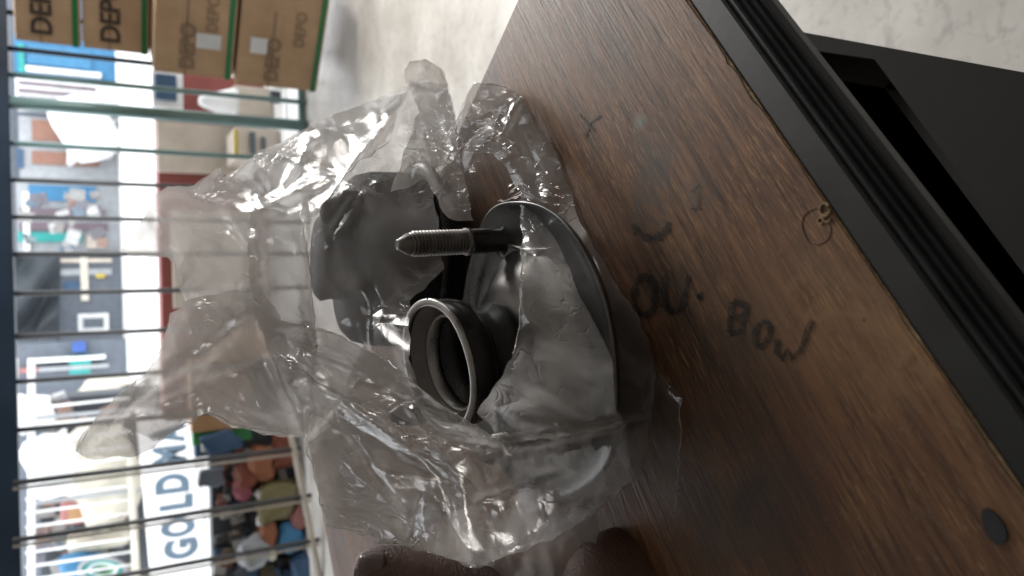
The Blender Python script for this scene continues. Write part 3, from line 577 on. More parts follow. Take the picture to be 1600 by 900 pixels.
OUT = [(190, 392), (197, 375), (216, 350), (245, 300), (262, 291), (300, 291), (345, 262), (350, 276), (400, 240), (440, 222), (480, 200), (520, 178), (600, 150), (640, 132), (632, 110), (640, 96), (665, 95), (690, 108), (702, 140), (712, 190), (740, 130), (790, 136), (812, 148), (835, 195), (870, 238), (900, 330), (920, 370), (960, 440), (1000, 498), (1021, 555), (1022, 600), (1017, 650), (1005, 740), (935, 795), (880, 835), (830, 855), (740, 888), (690, 868), (640, 855), (590, 850), (575, 836), (510, 822), (490, 740), (477, 690), (477, 682), (420, 680), (380, 670), (340, 655), (322, 645), (300, 652), (240, 700), (215, 712), (135, 716), (118, 706), (126, 680), (160, 640), (195, 610), (230, 580), (255, 540), (266, 490), (292, 478), (285, 460), (275, 412), (262, 402), (245, 402), (200, 398)]
film('back_film', OUT, back, M['film_clear'], 11, 1.0, False, 7)
# neck of the bag: front sheet, upper left
film('neck_film', [(518, 180), (600, 150), (640, 132), (700, 140), (712, 190), (735, 330), (700, 330), (676, 290), (694, 420), (640, 470), (638, 560), (655, 610), (560, 605), (484, 675), (488, 560), (478, 440), (478, 330), (500, 250)], front, M['film_clear'], 22, .9, True, 5)
film('neck_film', [(190, 392), (197, 375), (216, 350), (245, 300), (262, 291), (300, 291), (345, 262), (350, 276), (400, 240), (440, 222), (480, 200), (520, 178), (506, 250), (484, 330), (484, 440), (494, 560), (490, 672), (477, 682), (420, 680), (380, 670), (340, 655), (322, 645), (300, 652), (240, 700), (215, 712), (135, 716), (118, 706), (126, 680), (160, 640), (195, 610), (230, 580), (255, 540), (266, 490), (292, 478), (285, 460), (275, 412), (262, 402), (245, 402), (200, 398)], front, M['film_neck'], 21, 1.15, True, 5, edge=[(118, 706), (160, 640), (230, 580), (266, 490), (292, 478)])
film('neck_film', [(395, 300), (470, 330), (486, 440), (495, 560), (440, 560), (400, 500), (385, 400)], front, M['film_thick'], 31, .9, True, 5, off=-.006, edge=[(470, 330), (486, 440), (495, 560)])
film('neck_film', [(285, 470), (400, 450), (430, 480), (470, 600), (477, 682), (380, 668), (325, 645), (240, 690), (180, 660), (255, 545)], front, M['film'], 33, 1.1, True, 5, off=-.006, edge=[(477, 682), (380, 668), (325, 645), (240, 690)])
film('neck_film', [(400, 250), (520, 180), (640, 140), (610, 220), (540, 270), (490, 340), (400, 330), (345, 290)], front, M['film'], 35, 0.9, True, 5, off=-.005, edge=[(610, 220), (540, 270), (490, 340)])
# torn opening band running diagonally below the cup
film('torn_band', [(395, 470), (440, 500), (520, 520), (600, 560), (640, 595), (700, 640), (745, 665), (785, 692), (800, 712), (760, 720), (700, 690), (620, 650), (540, 620), (470, 590), (420, 550)], front, M['film_thick'], 41, .9, True, 4.5, off=-.009, edge=[(395, 470), (440, 500), (520, 520), (600, 560), (640, 595), (700, 640), (745, 665), (785, 692)])
film('torn_band', [(430, 550), (500, 600), (600, 650), (700, 720), (752, 768), (735, 775), (650, 720), (560, 690), (480, 640), (450, 600)], front, M['film'], 43, .9, True, 4.5, off=-.012, edge=[(430, 550), (500, 600), (600, 650), (700, 720), (752, 768)])
# belly of the bag, lower front sheet
film('body_film', [(477, 640), (560, 620), (640, 640), (700, 655), (790, 688), (870, 674), (960, 652), (1018, 640), (1005, 740), (935, 795), (880, 835), (830, 855), (740, 888), (690, 868), (640, 855), (590, 850), (575, 836), (510, 822), (490, 740), (477, 690)], front, M['film'], 51, 1.0, True, 4.5, edge=[(477, 690), (490, 740), (510, 822), (575, 836), (640, 855), (740, 888)])
film('body_film', [(480, 690), (540, 650), (620, 690), (700, 745), (745, 790), (700, 800), (640, 850), (575, 830), (512, 815), (495, 750)], front, M['film'], 53, 1.1, True, 4, off=-.004)
# right hand sheet that stops in a straight edge beside the stud
film('side_film', [(815, 232), (816, 380), (812, 500), (800, 560), (745, 645), (785, 692), (870, 688), (960, 668), (1018, 652), (1022, 600), (1021, 555), (1000, 498), (960, 440), (920, 370), (900, 330), (870, 238), (835, 195), (812, 148)], front, M['film_side'], 61, .8, True, 5, edge=[(812, 148), (815, 232), (816, 380), (812, 500), (800, 560)])
film('side_film', [(712, 190), (740, 130), (790, 136), (812, 148), (835, 195), (870, 238), (850, 330), (815, 300), (770, 240), (740, 240), (720, 235)], front, M['film'], 63, 0.6, True, 5, off=-.004, edge=[(740, 130), (790, 136), (812, 148), (835, 195), (870, 238)])
film('side_flap', [(1018, 560), (1040, 590), (1066, 625), (1062, 700), (1056, 812), (1030, 765), (1008, 735), (960, 700), (1015, 650)], front, M['film_clear'], 65, .8, False, 5, off=-.001, edge=[(1066, 625), (1062, 700), (1056, 812), (1030, 765), (1008, 735)])
# knotted ear and hanging pleat at the top
film('bag_ear', [(632, 110), (640, 96), (665, 93), (688, 106), (700, 132), (698, 152), (672, 142), (645, 148), (634, 130)], front, M['film_thick'], 71, .9, False, 3.5, off=-.006, edge=[(632, 110), (640, 96), (665, 93), (688, 106), (700, 132)])
film('bag_ear', [(638, 130), (698, 128), (706, 160), (716, 230), (735, 320), (740, 345), (700, 340), (665, 280), (610, 300), (640, 215), (655, 175)], front, M['film_thick'], 73, .8, True, 4, off=-.009, edge=[(698, 128), (706, 160), (716, 230), (735, 320)])
film('bottom_film', [(690, 868), (745, 880), (880, 828), (932, 792), (935, 830), (925, 905), (890, 960), (760, 990), (700, 950)], RBF([(690, 868, .30), (932, 792, .255), (925, 905, .262), (760, 990, .29), (800, 880, .285)]), M['film_thick'], 81, 1.4, False, 5, edge=[(932, 792), (935, 830), (925, 905)])
# ================================================================== HAND
def skin_mat():
    k = N('dark_brown_skin'); v = coords(k); n = noise(k, v, 60, 5, .6); n2 = noise(k, coords(k, (1, 1, 3)), 420, 4, .6)
    k.l(ramp(k, n, [(0.3, (0.085, 0.042, 0.030)), (0.7, (0.19, 0.10, 0.075))]), k.p.inputs['Base Color']); k.p.inputs['Roughness'].default_value = 0.42
    k.p.inputs['Subsurface Weight'].default_value = 0.06; k.p.inputs['Subsurface Scale'].default_value = 0.003; bump(k, n2, 0.8, 0.0012); return k.m
M['skin'] = skin_mat(); M['nail'] = simple('fingernail', (0.20, 0.15, 0.14), 0.22, 0, .1, 80)
hand = None
def build_hand():
    D = lambda px, py, t: at(px, py, t)
    V = []; E = []; Rr = []
    def add(p, r, parent=None):
        V.append(p); Rr.append(r); 
        if parent is not None: E.append((parent, len(V)-1))
        return len(V)-1
    palm = add(D(930, 1000, .283), .025); heel = add(D(1008, 872, .250), .0235, palm); wrist = add(D(1050, 1090, .262), .023, palm); fa = add(D(1150, 1330, .25), .028, wrist); add(Vector((-.34, -.02, .84)), .036, fa)
    # thumb: leaves the side of the palm, tip up beside the bag
    a = add(D(900, 950, .285), .0165, palm); b = add(D(830, 925, .292), .0125, a)
    kn = add(D(810, 1000, .30), .018, palm)
    chains = []
    # thumb
    t1 = add(D(745, 915, .297), .0112, b); t2 = add(D(660, 900, .302), .0115, t1); t3 = add(D(598, 893, .305), .0112, t2); t4 = add(D(566, 892, .307), .0088, t3); t5 = add(D(552, 892, .307), .0045, t4)
    # four fingers curled round behind the bag bottom
    for i, (x, y, t, r) in enumerate(((760, 1010, .325, .0095), (790, 1060, .335, .0098), (830, 1100, .34, .0094), (875, 1130, .34, .0082))):
        k0 = add(D(x+20, y-10, t-.02), r*1.15, kn if i < 2 else palm); k1 = add(D(x-50, y-30, t+.012), r, k0); k2 = add(D(x-70+i*4, y-85, t+.035), r*.92, k1); k3 = add(D(x-50, y-120, t+.045), r*.75, k2)
    me = bpy.data.meshes.new('hand'); me.from_pydata([v-V[0] for v in V], E, []); o = bpy.data.objects.new('hand', me); C.objects.link(o); o.location = V[0]
    md = o.modifiers.new('skin', 'SKIN'); 
    for i, sv in enumerate(me.skin_vertices[0].data): sv.radius = (Rr[i], Rr[i]); sv.use_root = (i == 0)
    md.use_smooth_shade = True
    sb = o.modifiers.new('sub', 'SUBSURF'); sb.levels = 3; sb.render_levels = 3
    bpy.context.view_layer.update(); dg = bpy.context.evaluated_depsgraph_get(); nm = bpy.data.meshes.new_from_object(o.evaluated_get(dg)); bpy.data.objects.remove(o)
    nm.name = 'hand'; nm.materials.clear(); ob = link('hand', nm, M['skin'], None, True); ob.location = V[0]
    tag(ob, 'dark brown hand holding the bag from below, thumb beside the film', 'hand')
    # unseen sleeved arm, added to keep light off the desk
    bm = bmesh.new(); a_ = D(1140, 1290, .25); b_ = Vector((-.34, -.02, .84)); c_ = Vector((-.5, -.25, 1.05)); tube_bm(bm, [a_-V[0], (a_*.5+b_*.5)-V[0], b_-V[0], c_-V[0]], [.042, .050, .060, .07], 20); frombm('shade_sleeve', bm, simple('shade_sleeve_cotton', (.03, .03, .035), .9), ob, True)
    # thumbnail
    tip = D(580, 889, .305); view = (CAM-tip).normalized(); ydir = (Y*0.35+view*1.0).normalized(); xd = -X; zd = ydir; yd = zd.cross(xd).normalized()
    bm = bmesh.new(); g = bmesh.ops.create_grid(bm, x_segments=10, y_segments=10, size=1)
    for v in bm.verts:
        u, w_ = v.co.x, v.co.y; q = math.sqrt(max(0, 1-0.35*u*u*w_*w_)); u *= q; w_ *= q
        v.co = (tip-V[0]) + xd*(u*.0052) + yd*(w_*.0050) + zd*(.0108-.0040*w_*w_-.0016*max(0, u)**2)
    r = bmesh.ops.extrude_face_region(bm, geom=bm.faces[:])
    for v in [x for x in r['geom'] if isinstance(x, bmesh.types.BMVert)]: v.co -= zd*.0008
    frombm('thumbnail', bm, M['nail'], ob, True)
build_hand()
# ================================================================== CARTONS
def rect_y(x0, y0, x1, y1, yy):
    """world x/z extents of a photo rectangle at the distance yy"""
    a = ony(x0, y0, yy); b = ony(x1, y1, yy); c = ony(x0, y1, yy); d = ony(x1, y0, yy)
    xs = [(a.x+d.x)/2, (b.x+c.x)/2]; zs = [(b.z+d.z)/2, (a.z+c.z)/2]; return min(xs), max(xs), min(zs), max(zs)
def carton(px0, px1, pyb, yy, label, txt, size, faint=False, label_paper=None, width=0.62, yaw=0.0):
    xa, xb, z0, z1 = rect_y(px0, pyb-60, px1, pyb, yy); left = ony((px0+px1)/2, pyb, yy).x
    z0 = max(z0, 0.001); cx = left+width/2; root = empty('carton', (left, yy, z0), label, 'cardboard box', 'brown cartons stacked by the gate')
    h = z1-z0; root.rotation_euler = (0, 0, yaw)
    bm = bmesh.new(); bx(bm, (0, 0, 0.001), (width, 0.42, h-0.002), 0.006); frombm('box_body', bm, M['carton'], root)
    bm = bmesh.new(); bx(bm, (-0.002, -0.003, 0.010), (width+.002, 0.422, 0.028), 0.001); frombm('green_strap', bm, M['green_tape'], root)
    bm = bmesh.new(); bx(bm, (-.0015, -0.0015, h*.60), (width*.8, -0.0005, h*.62)); frombm('flap_seam', bm, M['faded_print'], root)
    if txt:
        me = text_mesh(txt, size, 0.002, 0, 0.95); facing_y(me, (0.02+size*1.3, -0.0045, h*0.58), M['faded_print'] if faint else M['card_print'], root)
    if faint:
        me = text_mesh(txt, size*.8, 0.0, 0, 0.95); facing_y(me, (0.24, -0.0045, h*0.30), M['faded_print'], root)
    if label_paper:
        u, v, a, b = label_paper; bm = bmesh.new(); bx(bm, (u, -0.0042, v), (u+a, -0.0025, v+b)); frombm('paper_label', bm, M['white_paper'], root)
    return root
carton(366, 494, 137, 3.05, 'lowest brown carton on the floor, one white label on it', 'DEPO', .07, True, (0.13, 0.21, .06, .06), .37, math.radians(-38))
carton(238, 362, 118, 3.05, 'brown carton second from the floor with torn white label', 'DEPO', .07, True, (0.11, 0.05, .055, .085), .37, math.radians(-38))
carton(129, 233, 80, 3.12, 'third brown carton up with black print and green strap', 'DEPO', .088, False, None, .6, math.radians(-22))
carton(22, 127, 68, 3.12, 'topmost brown carton of the stack, beside the gate header', 'DEPO', .088, False, None, .6, math.radians(-22))
# ================================================================== GATE (bars)
GY = 3.6
gate = empty('bar_gate', (0.4, GY, 0), 'steel security gate of thin dark and teal upright bars across the shopfront', 'gate')
GO = gate.location.copy()
def bar(px, py, r, mat, px_end, y=GY, parent=gate, name='bar'):
    top = ony(20, py, y); x = top.x; z1 = ony(px, py, y).z; z0 = max(0.004, ony(px_end, 395+(py-395)*(2970-px_end)/2950, y).z)
    bm = bmesh.new(); tube_bm(bm, [Vector((x, y, z0))-GO, Vector((x, y, z1))-GO], r, 8); return frombm(name, bm, mat, parent, True)
for py, r, mm in ((117, .011, 'teal_bar'), (160, .026, 'teal_bar'), (224, .011, 'teal_bar'), (281, .009, 'dark_bar'), (339, .009, 'dark_bar'), (397, .010, 'dark_bar'), (459, .010, 'dark_bar'), (526, .010, 'dark_bar'), (597, .010, 'dark_bar'), (673, .011, 'dark_bar'), (76, .011, 'blue_bar'), (20, .011, 'blue_bar')): bar(8, py, r, M[mm], 486)
def hbar(pxa, y, h, d, mat, x0=-3.0, x1=1.9, name='rail', parent=gate):
    z = ony(pxa, 450, y).z; bm = bmesh.new(); bx(bm, Vector((x0, y-d/2, z-h/2))-GO, Vector((x1, y+d/2, z+h/2))-GO, .004); return frombm(name, bm, mat, parent)
hbar(3, GY-.001, .085, .05, M['blue_bar'])
hbar(478, GY+.03, .03, .02, M['teal_bar'], .55, 1.9)
# open leaf on the left: doubled bars on a cream bottom rail, swung a little
leaf = empty('gate_leaf', ony(490, 840, 3.62), 'left gate leaf of doubled dark bars with a cream bottom rail', 'gate'); LO = leaf.location.copy()
for py in (755, 845, 930):
    for dx, rr, mm in ((0, .011, 'dark_bar'), (.023, .006, 'cream_rail'), (.004, .006, 'grey_steel')):
        top = ony(20, py, GY-.08); pe = 458+(py-700)*.2; zb = max(.01, ony(pe, py-60, GY-.08).z)
        bm = bmesh.new(); tube_bm(bm, [Vector((top.x-dx, top.y, zb))-LO, Vector((top.x-dx, top.y, top.z))-LO], rr, 8); frombm('bar', bm, M[mm], leaf, True)
pa = ony(455, 680, GY-.08); pb = ony(500, 905, GY-.08); bm = bmesh.new(); tube_bm(bm, [pa-LO, pb-LO], .016, 6); frombm('bottom_rail', bm, M['cream_rail'], leaf)
# ================================================================== STREET
def thing_box(name, rect, y, dep, mat, label, cat, group=None, ground=False, bev=.01, trims=()):
    x0, x1, z0, z1 = rect_y(*rect, y); 
    if ground: z0 = -0.028
    root = empty(name, ((x0+x1)/2, y, z0), label, cat, group); o = root.location.copy()
    bm = bmesh.new(); bx(bm, Vector((x0, y, z0))-o, Vector((x1, y+dep, z1))-o, bev); frombm('body', bm, M[mat], root)
    for nm, r, m_, pr in trims:
        a0, a1, b0, b1 = rect_y(*r, y-pr); bm = bmesh.new(); bx(bm, Vector((a0, y-pr, b0))-o, Vector((a1, y-.0015, b1))-o, bev*.3); frombm(nm, bm, M[m_], root)
    return root
FY = 27.0
thing_box('shop_building', (-60, -600, 172, 1500), FY+3, 5, 'slate', 'dim grey shop building across the street', 'building', ground=True)
thing_box('blue_kiosk', (22, 60, 158, 117), FY, 2, 'sky_blue', 'bright blue kiosk across the street, beside the top carton', 'kiosk', ground=True, trims=(('panel', (42, 74, 142, 104), 'pane_blue', .1), ('white_sill', (40, 108, 158, 116), 'bright_white', .15), ('frame', (28, 68, 38, 112), 'teal', .12)))
thing_box('white_rack', (24, 120, 160, 168), FY-1, 1, 'bright_white', 'white slatted rack across the street below the blue kiosk', 'rack', ground=True, trims=tuple(('slot', (28, y, 150, y+5), 'mauve', .08) for y in (131, 143, 154)))
thing_box('brown_stall', (30, 186, 168, 280), FY-.5, 1, 'grey_steel', 'grey framed stall with two brown panels across the street', 'stall', ground=True, trims=(('panel', (50, 190, 158, 222), 'brick_brown', .1), ('panel', (50, 238, 155, 258), 'brick_brown', .1), ('dark_edge', (26, 232, 36, 262), 'navy', .1)))
# white sack on the stall
def blob(name, px, py, y, rx, rz, mat, label, cat, seed=0, group=None, sub=3):
    c = ony(px, py, y); bm = bmesh.new(); bmesh.ops.create_icosphere(bm, subdivisions=sub, radius=1)
    P = np.array([v.co[:] for v in bm.verts]); d = perlin(P[:, 0]*1.4+P[:, 2]+seed, P[:, 1]*1.4+seed, seed)*.55+perlin(P[:, 0]*4, P[:, 2]*4+P[:, 1]*3, seed+5)*.2
    rr = random.Random(seed*7+1); ex = rr.choice((.45, .6, .8)); tw = Matrix.Rotation(rr.uniform(-.6, .6), 3, 'Y')
    for v in bm.verts: v.co = tw @ Vector([math.copysign(abs(c_)**ex, c_) for c_ in v.co])
    for v, k in zip(bm.verts, d): v.co = Vector((v.co.x*rx*(1+k), v.co.y*rx*.7*(1+k), v.co.z*rz*(1+k)))
    o = frombm(name, bm, M[mat], None, True); o.location = c; return tag(o, label, cat, group)
blob('white_sack', 136, 206, FY-1.6, .85, .7, 'bright_white', 'crumpled white sack lying against the brown stall', 'sack', 3)
thing_box('glazed_kiosk', (26, 285, 172, 400), FY-.4, 1.2, 'grey_steel', 'kiosk with blue glass strip and dark mauve shelves across the street', 'kiosk', ground=True, trims=(('window', (45, 290, 150, 314), 'sky_blue', .1), ('dark_shelf', (30, 326, 165, 336), 'mauve', .12), ('dark_shelf', (30, 348, 168, 360), 'mauve', .12), ('window', (28, 363, 128, 378), 'teal', .1), ('cream_panel', (136, 368, 165, 388), 'beige', .1), ('pale_post', (36, 300, 46, 392), 'bright_white', .15)))
# grey tarpaulin, draped
bm = bmesh.new(); n = 26; vs = []
for i in range(n):
    row = []
    for j in range(n):
        u = i/(n-1); v = j/(n-1); x0 = 20+u*75+v*10*math.sin(u*6); y0 = 400+v*130+(1-u)*20*math.sin(v*3); q = ony(x0, y0, FY-2+1.0*math.sin(v*9+u*5)*.4+u*.4); row.append(bm.verts.new(q))
    vs.append(row)
for i in range(n-1):
    for j in range(n-1): bm.faces.new((vs[i][j], vs[i+1][j], vs[i+1][j+1], vs[i][j+1]))
geom = bmesh.ops.solidify(bm, geom=bm.faces[:], thickness=.05)
tag(frombm('tarpaulin', bm, M['tarp'], None, True), 'dark grey tarpaulin draped over the stalls across the street', 'tarpaulin')
thing_box('timber_stall', (85, 402, 178, 532), FY-1, 1.5, 'slate', 'half built stall with pale timber struts under the tarpaulin', 'stall', ground=True, trims=(('beam', (84, 420, 175, 430), 'grey_steel', .1), ('beam', (84, 404, 175, 410), 'beige', .1), ('post', (126, 402, 138, 470), 'cream', .16), ('dark_gap', (100, 440, 126, 452), 'navy', .1), ('yellow_patch', (150, 428, 164, 434), 'yellow', .18), ('white_frame', (122, 490, 170, 518), 'bright_white', .12), ('screen', (130, 497, 162, 512), 'slate', .18)))
thing_box('bar_counter', (20, 534, 200, 600), FY-3, 1, 'slate', 'street counter with blue and teal boxes on it', 'counter', ground=True, trims=(('blue_box', (113, 534, 134, 550), 'royal', .3), ('teal_box', (108, 556, 142, 584), 'teal', .3), ('white_rail', (50, 558, 165, 564), 'bright_white', .35), ('white_rail', (45, 572, 170, 578), 'grey_steel', .35), ('pink_bits', (30, 576, 60, 582), 'pink', .38)))
# parked car, only its roof side shows between the bars
carx = ony(100, 640, 14)
def car():
    y = 15.0; x0, x1, z0, z1 = rect_y(30, 604, 190, 770, y); root = empty('parked_car', ((x0+x1)/2, y, -.03), 'pale parked car across the street behind the left bars', 'car'); o = root.location.copy()
    W = x1-x0; side = [(-.02, .25), (0, .75), (.06, .95), (.22, 1.02), (.34, 1.45), (.42, 1.55), (.72, 1.55), (.84, 1.1), (.98, .98), (1.02, .7), (1.0, .25)]
    bm = bmesh.new(); a = [bm.verts.new((x0+u*W-o.x, 0, v)) for u, v in side]; b = [bm.verts.new((x0+u*W-o.x, 1.7, v)) for u, v in side]; n = len(side)
    bm.faces.new(a); bm.faces.new(b[::-1])
    for i in range(n): bm.faces.new((a[i], b[i], b[(i+1) % n], a[(i+1) % n]))
    bmesh.ops.bevel(bm, geom=bm.edges[:], offset=.04, segments=2, affect='EDGES'); frombm('body', bm, M['cream'], root)
    for poly in ([(.28, 1.05), (.37, 1.42), (.52, 1.45), (.52, 1.05)], [(.55, 1.05), (.55, 1.45), (.70, 1.45), (.79, 1.08)]):
        bm = bmesh.new(); a = [bm.verts.new((x0+u*W-o.x, -.02, v)) for u, v in poly]; b = [bm.verts.new((x0+u*W-o.x, -.002, v)) for u, v in poly]; bm.faces.new(a); bm.faces.new(b[::-1])
        for i in range(4): bm.faces.new((a[i], b[i], b[(i+1) % 4], a[(i+1) % 4]))
        frombm('window', bm, M['darkroom'], root)
    for u in (.2, .8):
        bm = bmesh.new(); T = Matrix.Translation((x0+u*W-o.x, -.06, .32)) @ Matrix.Rotation(math.pi/2, 4, 'X'); bmesh.ops.create_cone(bm, cap_ends=True, segments=28, radius1=.32, radius2=.32, depth=.18, matrix=T); frombm('wheel', bm, M['rubber'], root)
car()
# display rack of white wires on the left, with goods on it
rk = empty('wire_rack', ony(190, 800, 8.0).xy.to_3d(), 'white wire display rack seen behind the left gate leaf', 'rack'); RO = rk.location.copy()
def rbar(a, b, rad, mat='bright_white', name='wire'):
    bm = bmesh.new(); tube_bm(bm, [Vector(a)-RO, Vector(b)-RO], rad, 6); frombm(name, bm, M[mat], rk, True)
for px, r_ in ((22, .030), (49, .030)): rbar(ony(px, 560, 8), ony(px, 960, 8), r_, 'bright_white', 'rail')
rbar(ony(204, 715, 8), ony(216, 960, 8), .035, 'cream', 'rail')
for py in (637, 664, 690, 715, 732, 778, 800, 822, 862, 884, 905, 925): rbar(ony(40, py+2, 8), ony(204+(py-700)*.02, py-14-(py-600)*.03, 8), .012)
for py in (655, 790, 940): a = ony(100, py, 8); rbar((a.x, a.y+.25, -.03), (a.x, a.y+.25, 1.4), .02, 'grey_steel', 'post')
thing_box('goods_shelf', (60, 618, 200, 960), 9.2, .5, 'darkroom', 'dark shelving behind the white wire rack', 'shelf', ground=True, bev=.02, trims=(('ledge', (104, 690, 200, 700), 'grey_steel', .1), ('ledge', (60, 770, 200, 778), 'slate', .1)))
thing_box('padded_seat', (94, 780, 198, 816), 8.6, .4, 'pink', 'pink edged tan cushion standing behind the wire rack', 'cushion', bev=.05, trims=(('tan_front', (106, 787, 186, 810), 'tan', .03),))
thing_box('cream_bundle', (104, 832, 204, 862), 8.6, .4, 'cream', 'cream cloth bundle behind the wire rack, left of the cushion', 'bundle', bev=.08, trims=(('fold', (120, 842, 190, 846), 'beige', .03),))
blob('white_bundle', 160, 745, 8.7, .5, .3, 'cream', 'pale rumpled cloth bundle to the right of the pink cushion', 'bundle', 9)
blob('carrier_bag', 40, 645, 8.5, .16, .22, 'bright_white', 'white carrier bag hanging high on the wire rack', 'bag', 4)
blob('paper_bundle', 82, 725, 8.5, .25, .2, 'bright_white', 'white paper bundle low behind the wire rack', 'bundle', 6)
hz = empty('hose_coil', ony(150, 893, 8.4), 'coil of pale hose beside a blue one at the far left', 'hose'); HO = hz.location.copy()
for k in range(4):
    pts = [ony(160+(30-6*k)*math.cos(a)*1.2, 890+(18-3.5*k)*math.sin(a), 8.4+.02*k)-HO for a in [i*math.pi/12 for i in range(25)]]; bm = bmesh.new(); tube_bm(bm, pts, .02, 6, False); frombm('hose_loop', bm, M[('grey_steel', 'teal', 'bright_white', 'leaf')[k]], hz, True)
blob('blue_bundle', 124, 893, 8.55, .16, .14, 'sky_blue', 'blue bundle at the far left next to the hose coil', 'bundle', 8)
# sign board
SY = 7.8
sg = empty('sign_board', ony(270, 800, SY), 'white board with big grey-blue letters GOLDMA below the bag neck', 'sign'); SO = sg.location.copy()
cs = [ony(212, 640, SY), ony(212+28, 960, SY), ony(337, 960, SY), ony(292, 640, SY)]
bm = bmesh.new(); a = [bm.verts.new(c-SO) for c in cs]; b = [bm.verts.new(c-SO+Vector((0, .04, 0))) for c in cs]; bm.faces.new(a); bm.faces.new(b[::-1])
for i in range(4): bm.faces.new((a[i], b[i], b[(i+1) % 4], a[(i+1) % 4]))
frombm('board', bm, M['sign_white'], sg)
for ch, px, py, wd in (('G', 286, 857, 1.25), ('O', 281, 824, 1.0), ('L', 278, 786, 1.25), ('D', 272, 756, 1.2), ('M', 268, 711, 1.1), ('A', 265, 678, 1.0)):
    me = text_mesh(ch, .37, .019, .002, wd*.56); yaw = 0; facing_y(me, ony(px, py, SY-.006)-SO, M['sign_blue'], sg, 'letter')
    # letters lean with the board
# stall under the sign
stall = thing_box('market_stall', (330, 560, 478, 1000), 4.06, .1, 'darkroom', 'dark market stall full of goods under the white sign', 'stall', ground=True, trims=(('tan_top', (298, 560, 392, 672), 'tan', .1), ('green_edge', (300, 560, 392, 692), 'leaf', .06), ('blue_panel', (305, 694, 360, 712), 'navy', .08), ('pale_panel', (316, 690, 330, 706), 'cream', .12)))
for i, (px, py, rx, rz, mt, lb, ct) in enumerate(((385, 745, .10, .09, 'rust', 'rust brown bundle low in the dark stall', 'bundle'), (408, 722, .13, .10, 'orange', 'orange bundle at the top of the stall goods', 'bundle'), (378, 765, .07, .06, 'rose', 'rose pink bag in the middle of the stall', 'bag'), (440, 705, .12, .07, 'rust', 'dark rust bundle by the gate leaf rail', 'bundle'),
        (430, 782, .15, .13, 'khaki', 'large khaki sack in the dark stall', 'sack'), (412, 772, .05, .05, 'bright_white', 'small white packet before the khaki sack', 'packet'), (463, 812, .10, .05, 'pink', 'pale pink loaf shaped pack below the khaki sack', 'packet'), (418, 832, .09, .05, 'orange', 'bright orange pack left of the khaki sack', 'packet'), (412, 812, .05, .05, 'bright_white', 'white packet above the orange pack', 'packet'),
        (452, 840, .10, .09, 'sky_blue', 'blue bag at the foot of the stall', 'bag'), (396, 862, .11, .11, 'grey_steel', 'round grey pot standing at the stall foot', 'pot'), (432, 858, .035, .035, 'rose', 'tiny red packet beside the grey pot', 'packet'), (424, 866, .04, .04, 'cream', 'tiny cream packet beside the grey pot', 'packet'), (345, 690, .07, .12, 'navy', 'navy bag below the green edge of the stall', 'bag'),
        (470, 890, .12, .06, 'navy', 'dark blue bag at the very foot of the leaf', 'bag'), (330, 745, .06, .08, 'slate', 'slate grey bag directly below the sign', 'bag'))):
    blob('goods', px, py, 4.0-.004*i, rx*.66, rz*.66, mt, lb, ct, 20+i, 'goods on the market stall')
# right side of the street: red wall with blue window and shelves
thing_box('red_wall', (250, 118, 440, 650), 4.7, .2, 'red_wall', 'dull red low wall across the pavement behind the bag', 'wall', ground=True, trims=(('beige_panel', (246, 196, 440, 272), 'beige', .05), ('white_frame', (238, 112, 286, 168), 'bright_white', .06), ('blue_window', (243, 116, 276, 154), 'navy', .1), ('orange_shelf', (370, 138, 428, 146), 'orange', .06), ('orange_shelf', (372, 170, 428, 178), 'orange', .06), ('grey_shelf', (372, 152, 428, 160), 'grey_steel', .07), ('beige_panel', (270, 330, 400, 480), 'beige', .05), ('tan_panel', (330, 500, 440, 600), 'tan', .05)))
# white cowl lamp shape (blown out)
lp = ony(340, 160, 4.5); bm = bmesh.new(); lathe_bm(bm, [(0.0, .10), (.022, .097), (.036, .07), (.086, -.08), (.09, -.10), (.0, -.104)], 32); o = frombm('white_funnel', bm, M['bright_white'], None, True); o.location = lp
tag(o, 'white tapered bucket standing before the red wall', 'bucket')
thing_box('plinth', (366, 138, 480, 182), 4.45, .25, 'beige', 'small beige plinth under the white bucket', 'plinth', ground=True, bev=.01)
thing_box('white_post', (424, 128, 482, 141), 4.2, .04, 'bright_white', 'narrow white post at the pavement edge', 'post', ground=True, bev=.004)
thing_box('black_post', (424, 144, 482, 160), 4.25, .06, 'darkroom', 'black post beside the narrow white post', 'post', ground=True, bev=.004)
thing_box('white_board', (455, 136, 486, 192), 4.1, .03, 'bright_white', 'low white board leaning behind the gate by the cartons', 'board', ground=True, bev=.004)
thing_box('crate_stack', (368, 200, 446, 250), 4.3, .3, 'beige', 'stack of pale crates on the pavement behind the teal bars', 'crates', ground=True, trims=(('dark_slot', (392, 206, 400, 240), 'slate', .02), ('dark_slot', (410, 214, 416, 244), 'slate', .02), ('orange_edge', (366, 202, 372, 240), 'yellow', .02)))

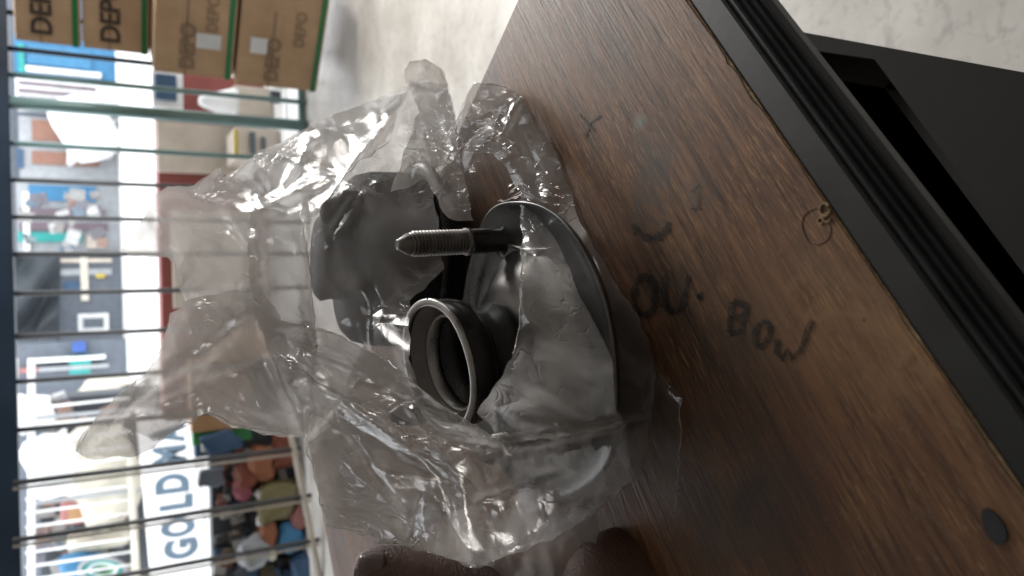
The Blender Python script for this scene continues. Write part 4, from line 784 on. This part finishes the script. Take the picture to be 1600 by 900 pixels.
# clutter nobody could count: small wares on the shelves and in the stall
def clutter_mat(name, cols):
    k = N(name); g = k.n('ShaderNodeNewGeometry'); stops = [(i/len(cols), c) for i, c in enumerate(cols)]
    r_ = k.n('ShaderNodeValToRGB'); k.l(g.outputs['Random Per Island'], r_.inputs[0]); r_.color_ramp.interpolation = 'CONSTANT'; e = r_.color_ramp.elements
    while len(e) < len(cols): e.new(.5)
    for i, (p, c) in enumerate(stops): e[i].position = p; e[i].color = (*c, 1)
    v = coords(k); k.l(mixc(k, .5, r_.outputs[0], ramp(k, noise(k, v, 14, 4), [(.3, (.4, .4, .4)), (.6, (1, 1, 1))]), 'MULTIPLY'), k.p.inputs['Base Color']); k.p.inputs['Roughness'].default_value = .7; return k.m
def clutter(name, label, cat, rect, y, n, s0, s1, mat, seed, shelves=None):
    rs = random.Random(seed); bm = bmesh.new(); base = ony((rect[0]+rect[2])/2, (rect[1]+rect[3])/2, y)
    for i in range(n):
        px = rs.uniform(rect[0], rect[2]) if not shelves else rs.choice(shelves)-rs.uniform(0, 3); py = rs.uniform(rect[1], rect[3]); q = ony(px, py, y-rs.uniform(0, .12)*(1 if y > 6 else .3)); sx, sz = rs.uniform(s0, s1), rs.uniform(s0, s1)
        T = Matrix.Translation(q-base) @ Matrix.Rotation(rs.uniform(-.35, .35), 4, 'Y') @ Matrix.Rotation(rs.uniform(-.5, .5), 4, 'Z') @ Matrix.Diagonal((sx, min(sx, sz)*.7, sz, 1)); r_ = bmesh.ops.create_cube(bm, size=1, matrix=T)
        for v in r_['verts']: v.co += Vector([rs.uniform(-.12, .12)*s0 for _ in range(3)])
    o = frombm(name, bm, mat); o.location = base; tag(o, label, cat); o['kind'] = 'stuff'
muted = clutter_mat('muted_wares', [(.05, .06, .08), (.16, .05, .03), (.03, .07, .14), (.12, .09, .05), (.30, .24, .18), (.05, .05, .05), (.22, .10, .05), (.08, .12, .06), (.35, .34, .32), (.05, .04, .06)])
pale = clutter_mat('pale_wares', [(.32, .32, .31), (.15, .2, .26), (.26, .25, .24), (.4, .38, .34), (.14, .14, .16), (.27, .18, .15), (.2, .26, .28), (.5, .5, .5), (.17, .17, .2)])
clutter('heaped_wares', 'heap of small muted wares filling the dark stall under the white sign', 'wares', (340, 700, 470, 900), 4.05, 150, .02, .075, muted, 3)
clutter('shop_wares', 'rows of small pale wares on the stalls across the street', 'wares', (40, 305, 160, 392), FY-1.7, 26, .12, .4, pale, 5)
clutter('rack_wares', 'small wares crowded behind the white wire rack', 'wares', (60, 625, 196, 900), 9.0, 110, .05, .22, pale, 8)
clutter('pavement_wares', 'small wares stacked before the dull red wall', 'wares', (365, 150, 440, 245), 4.62, 40, .02, .07, pale, 12)
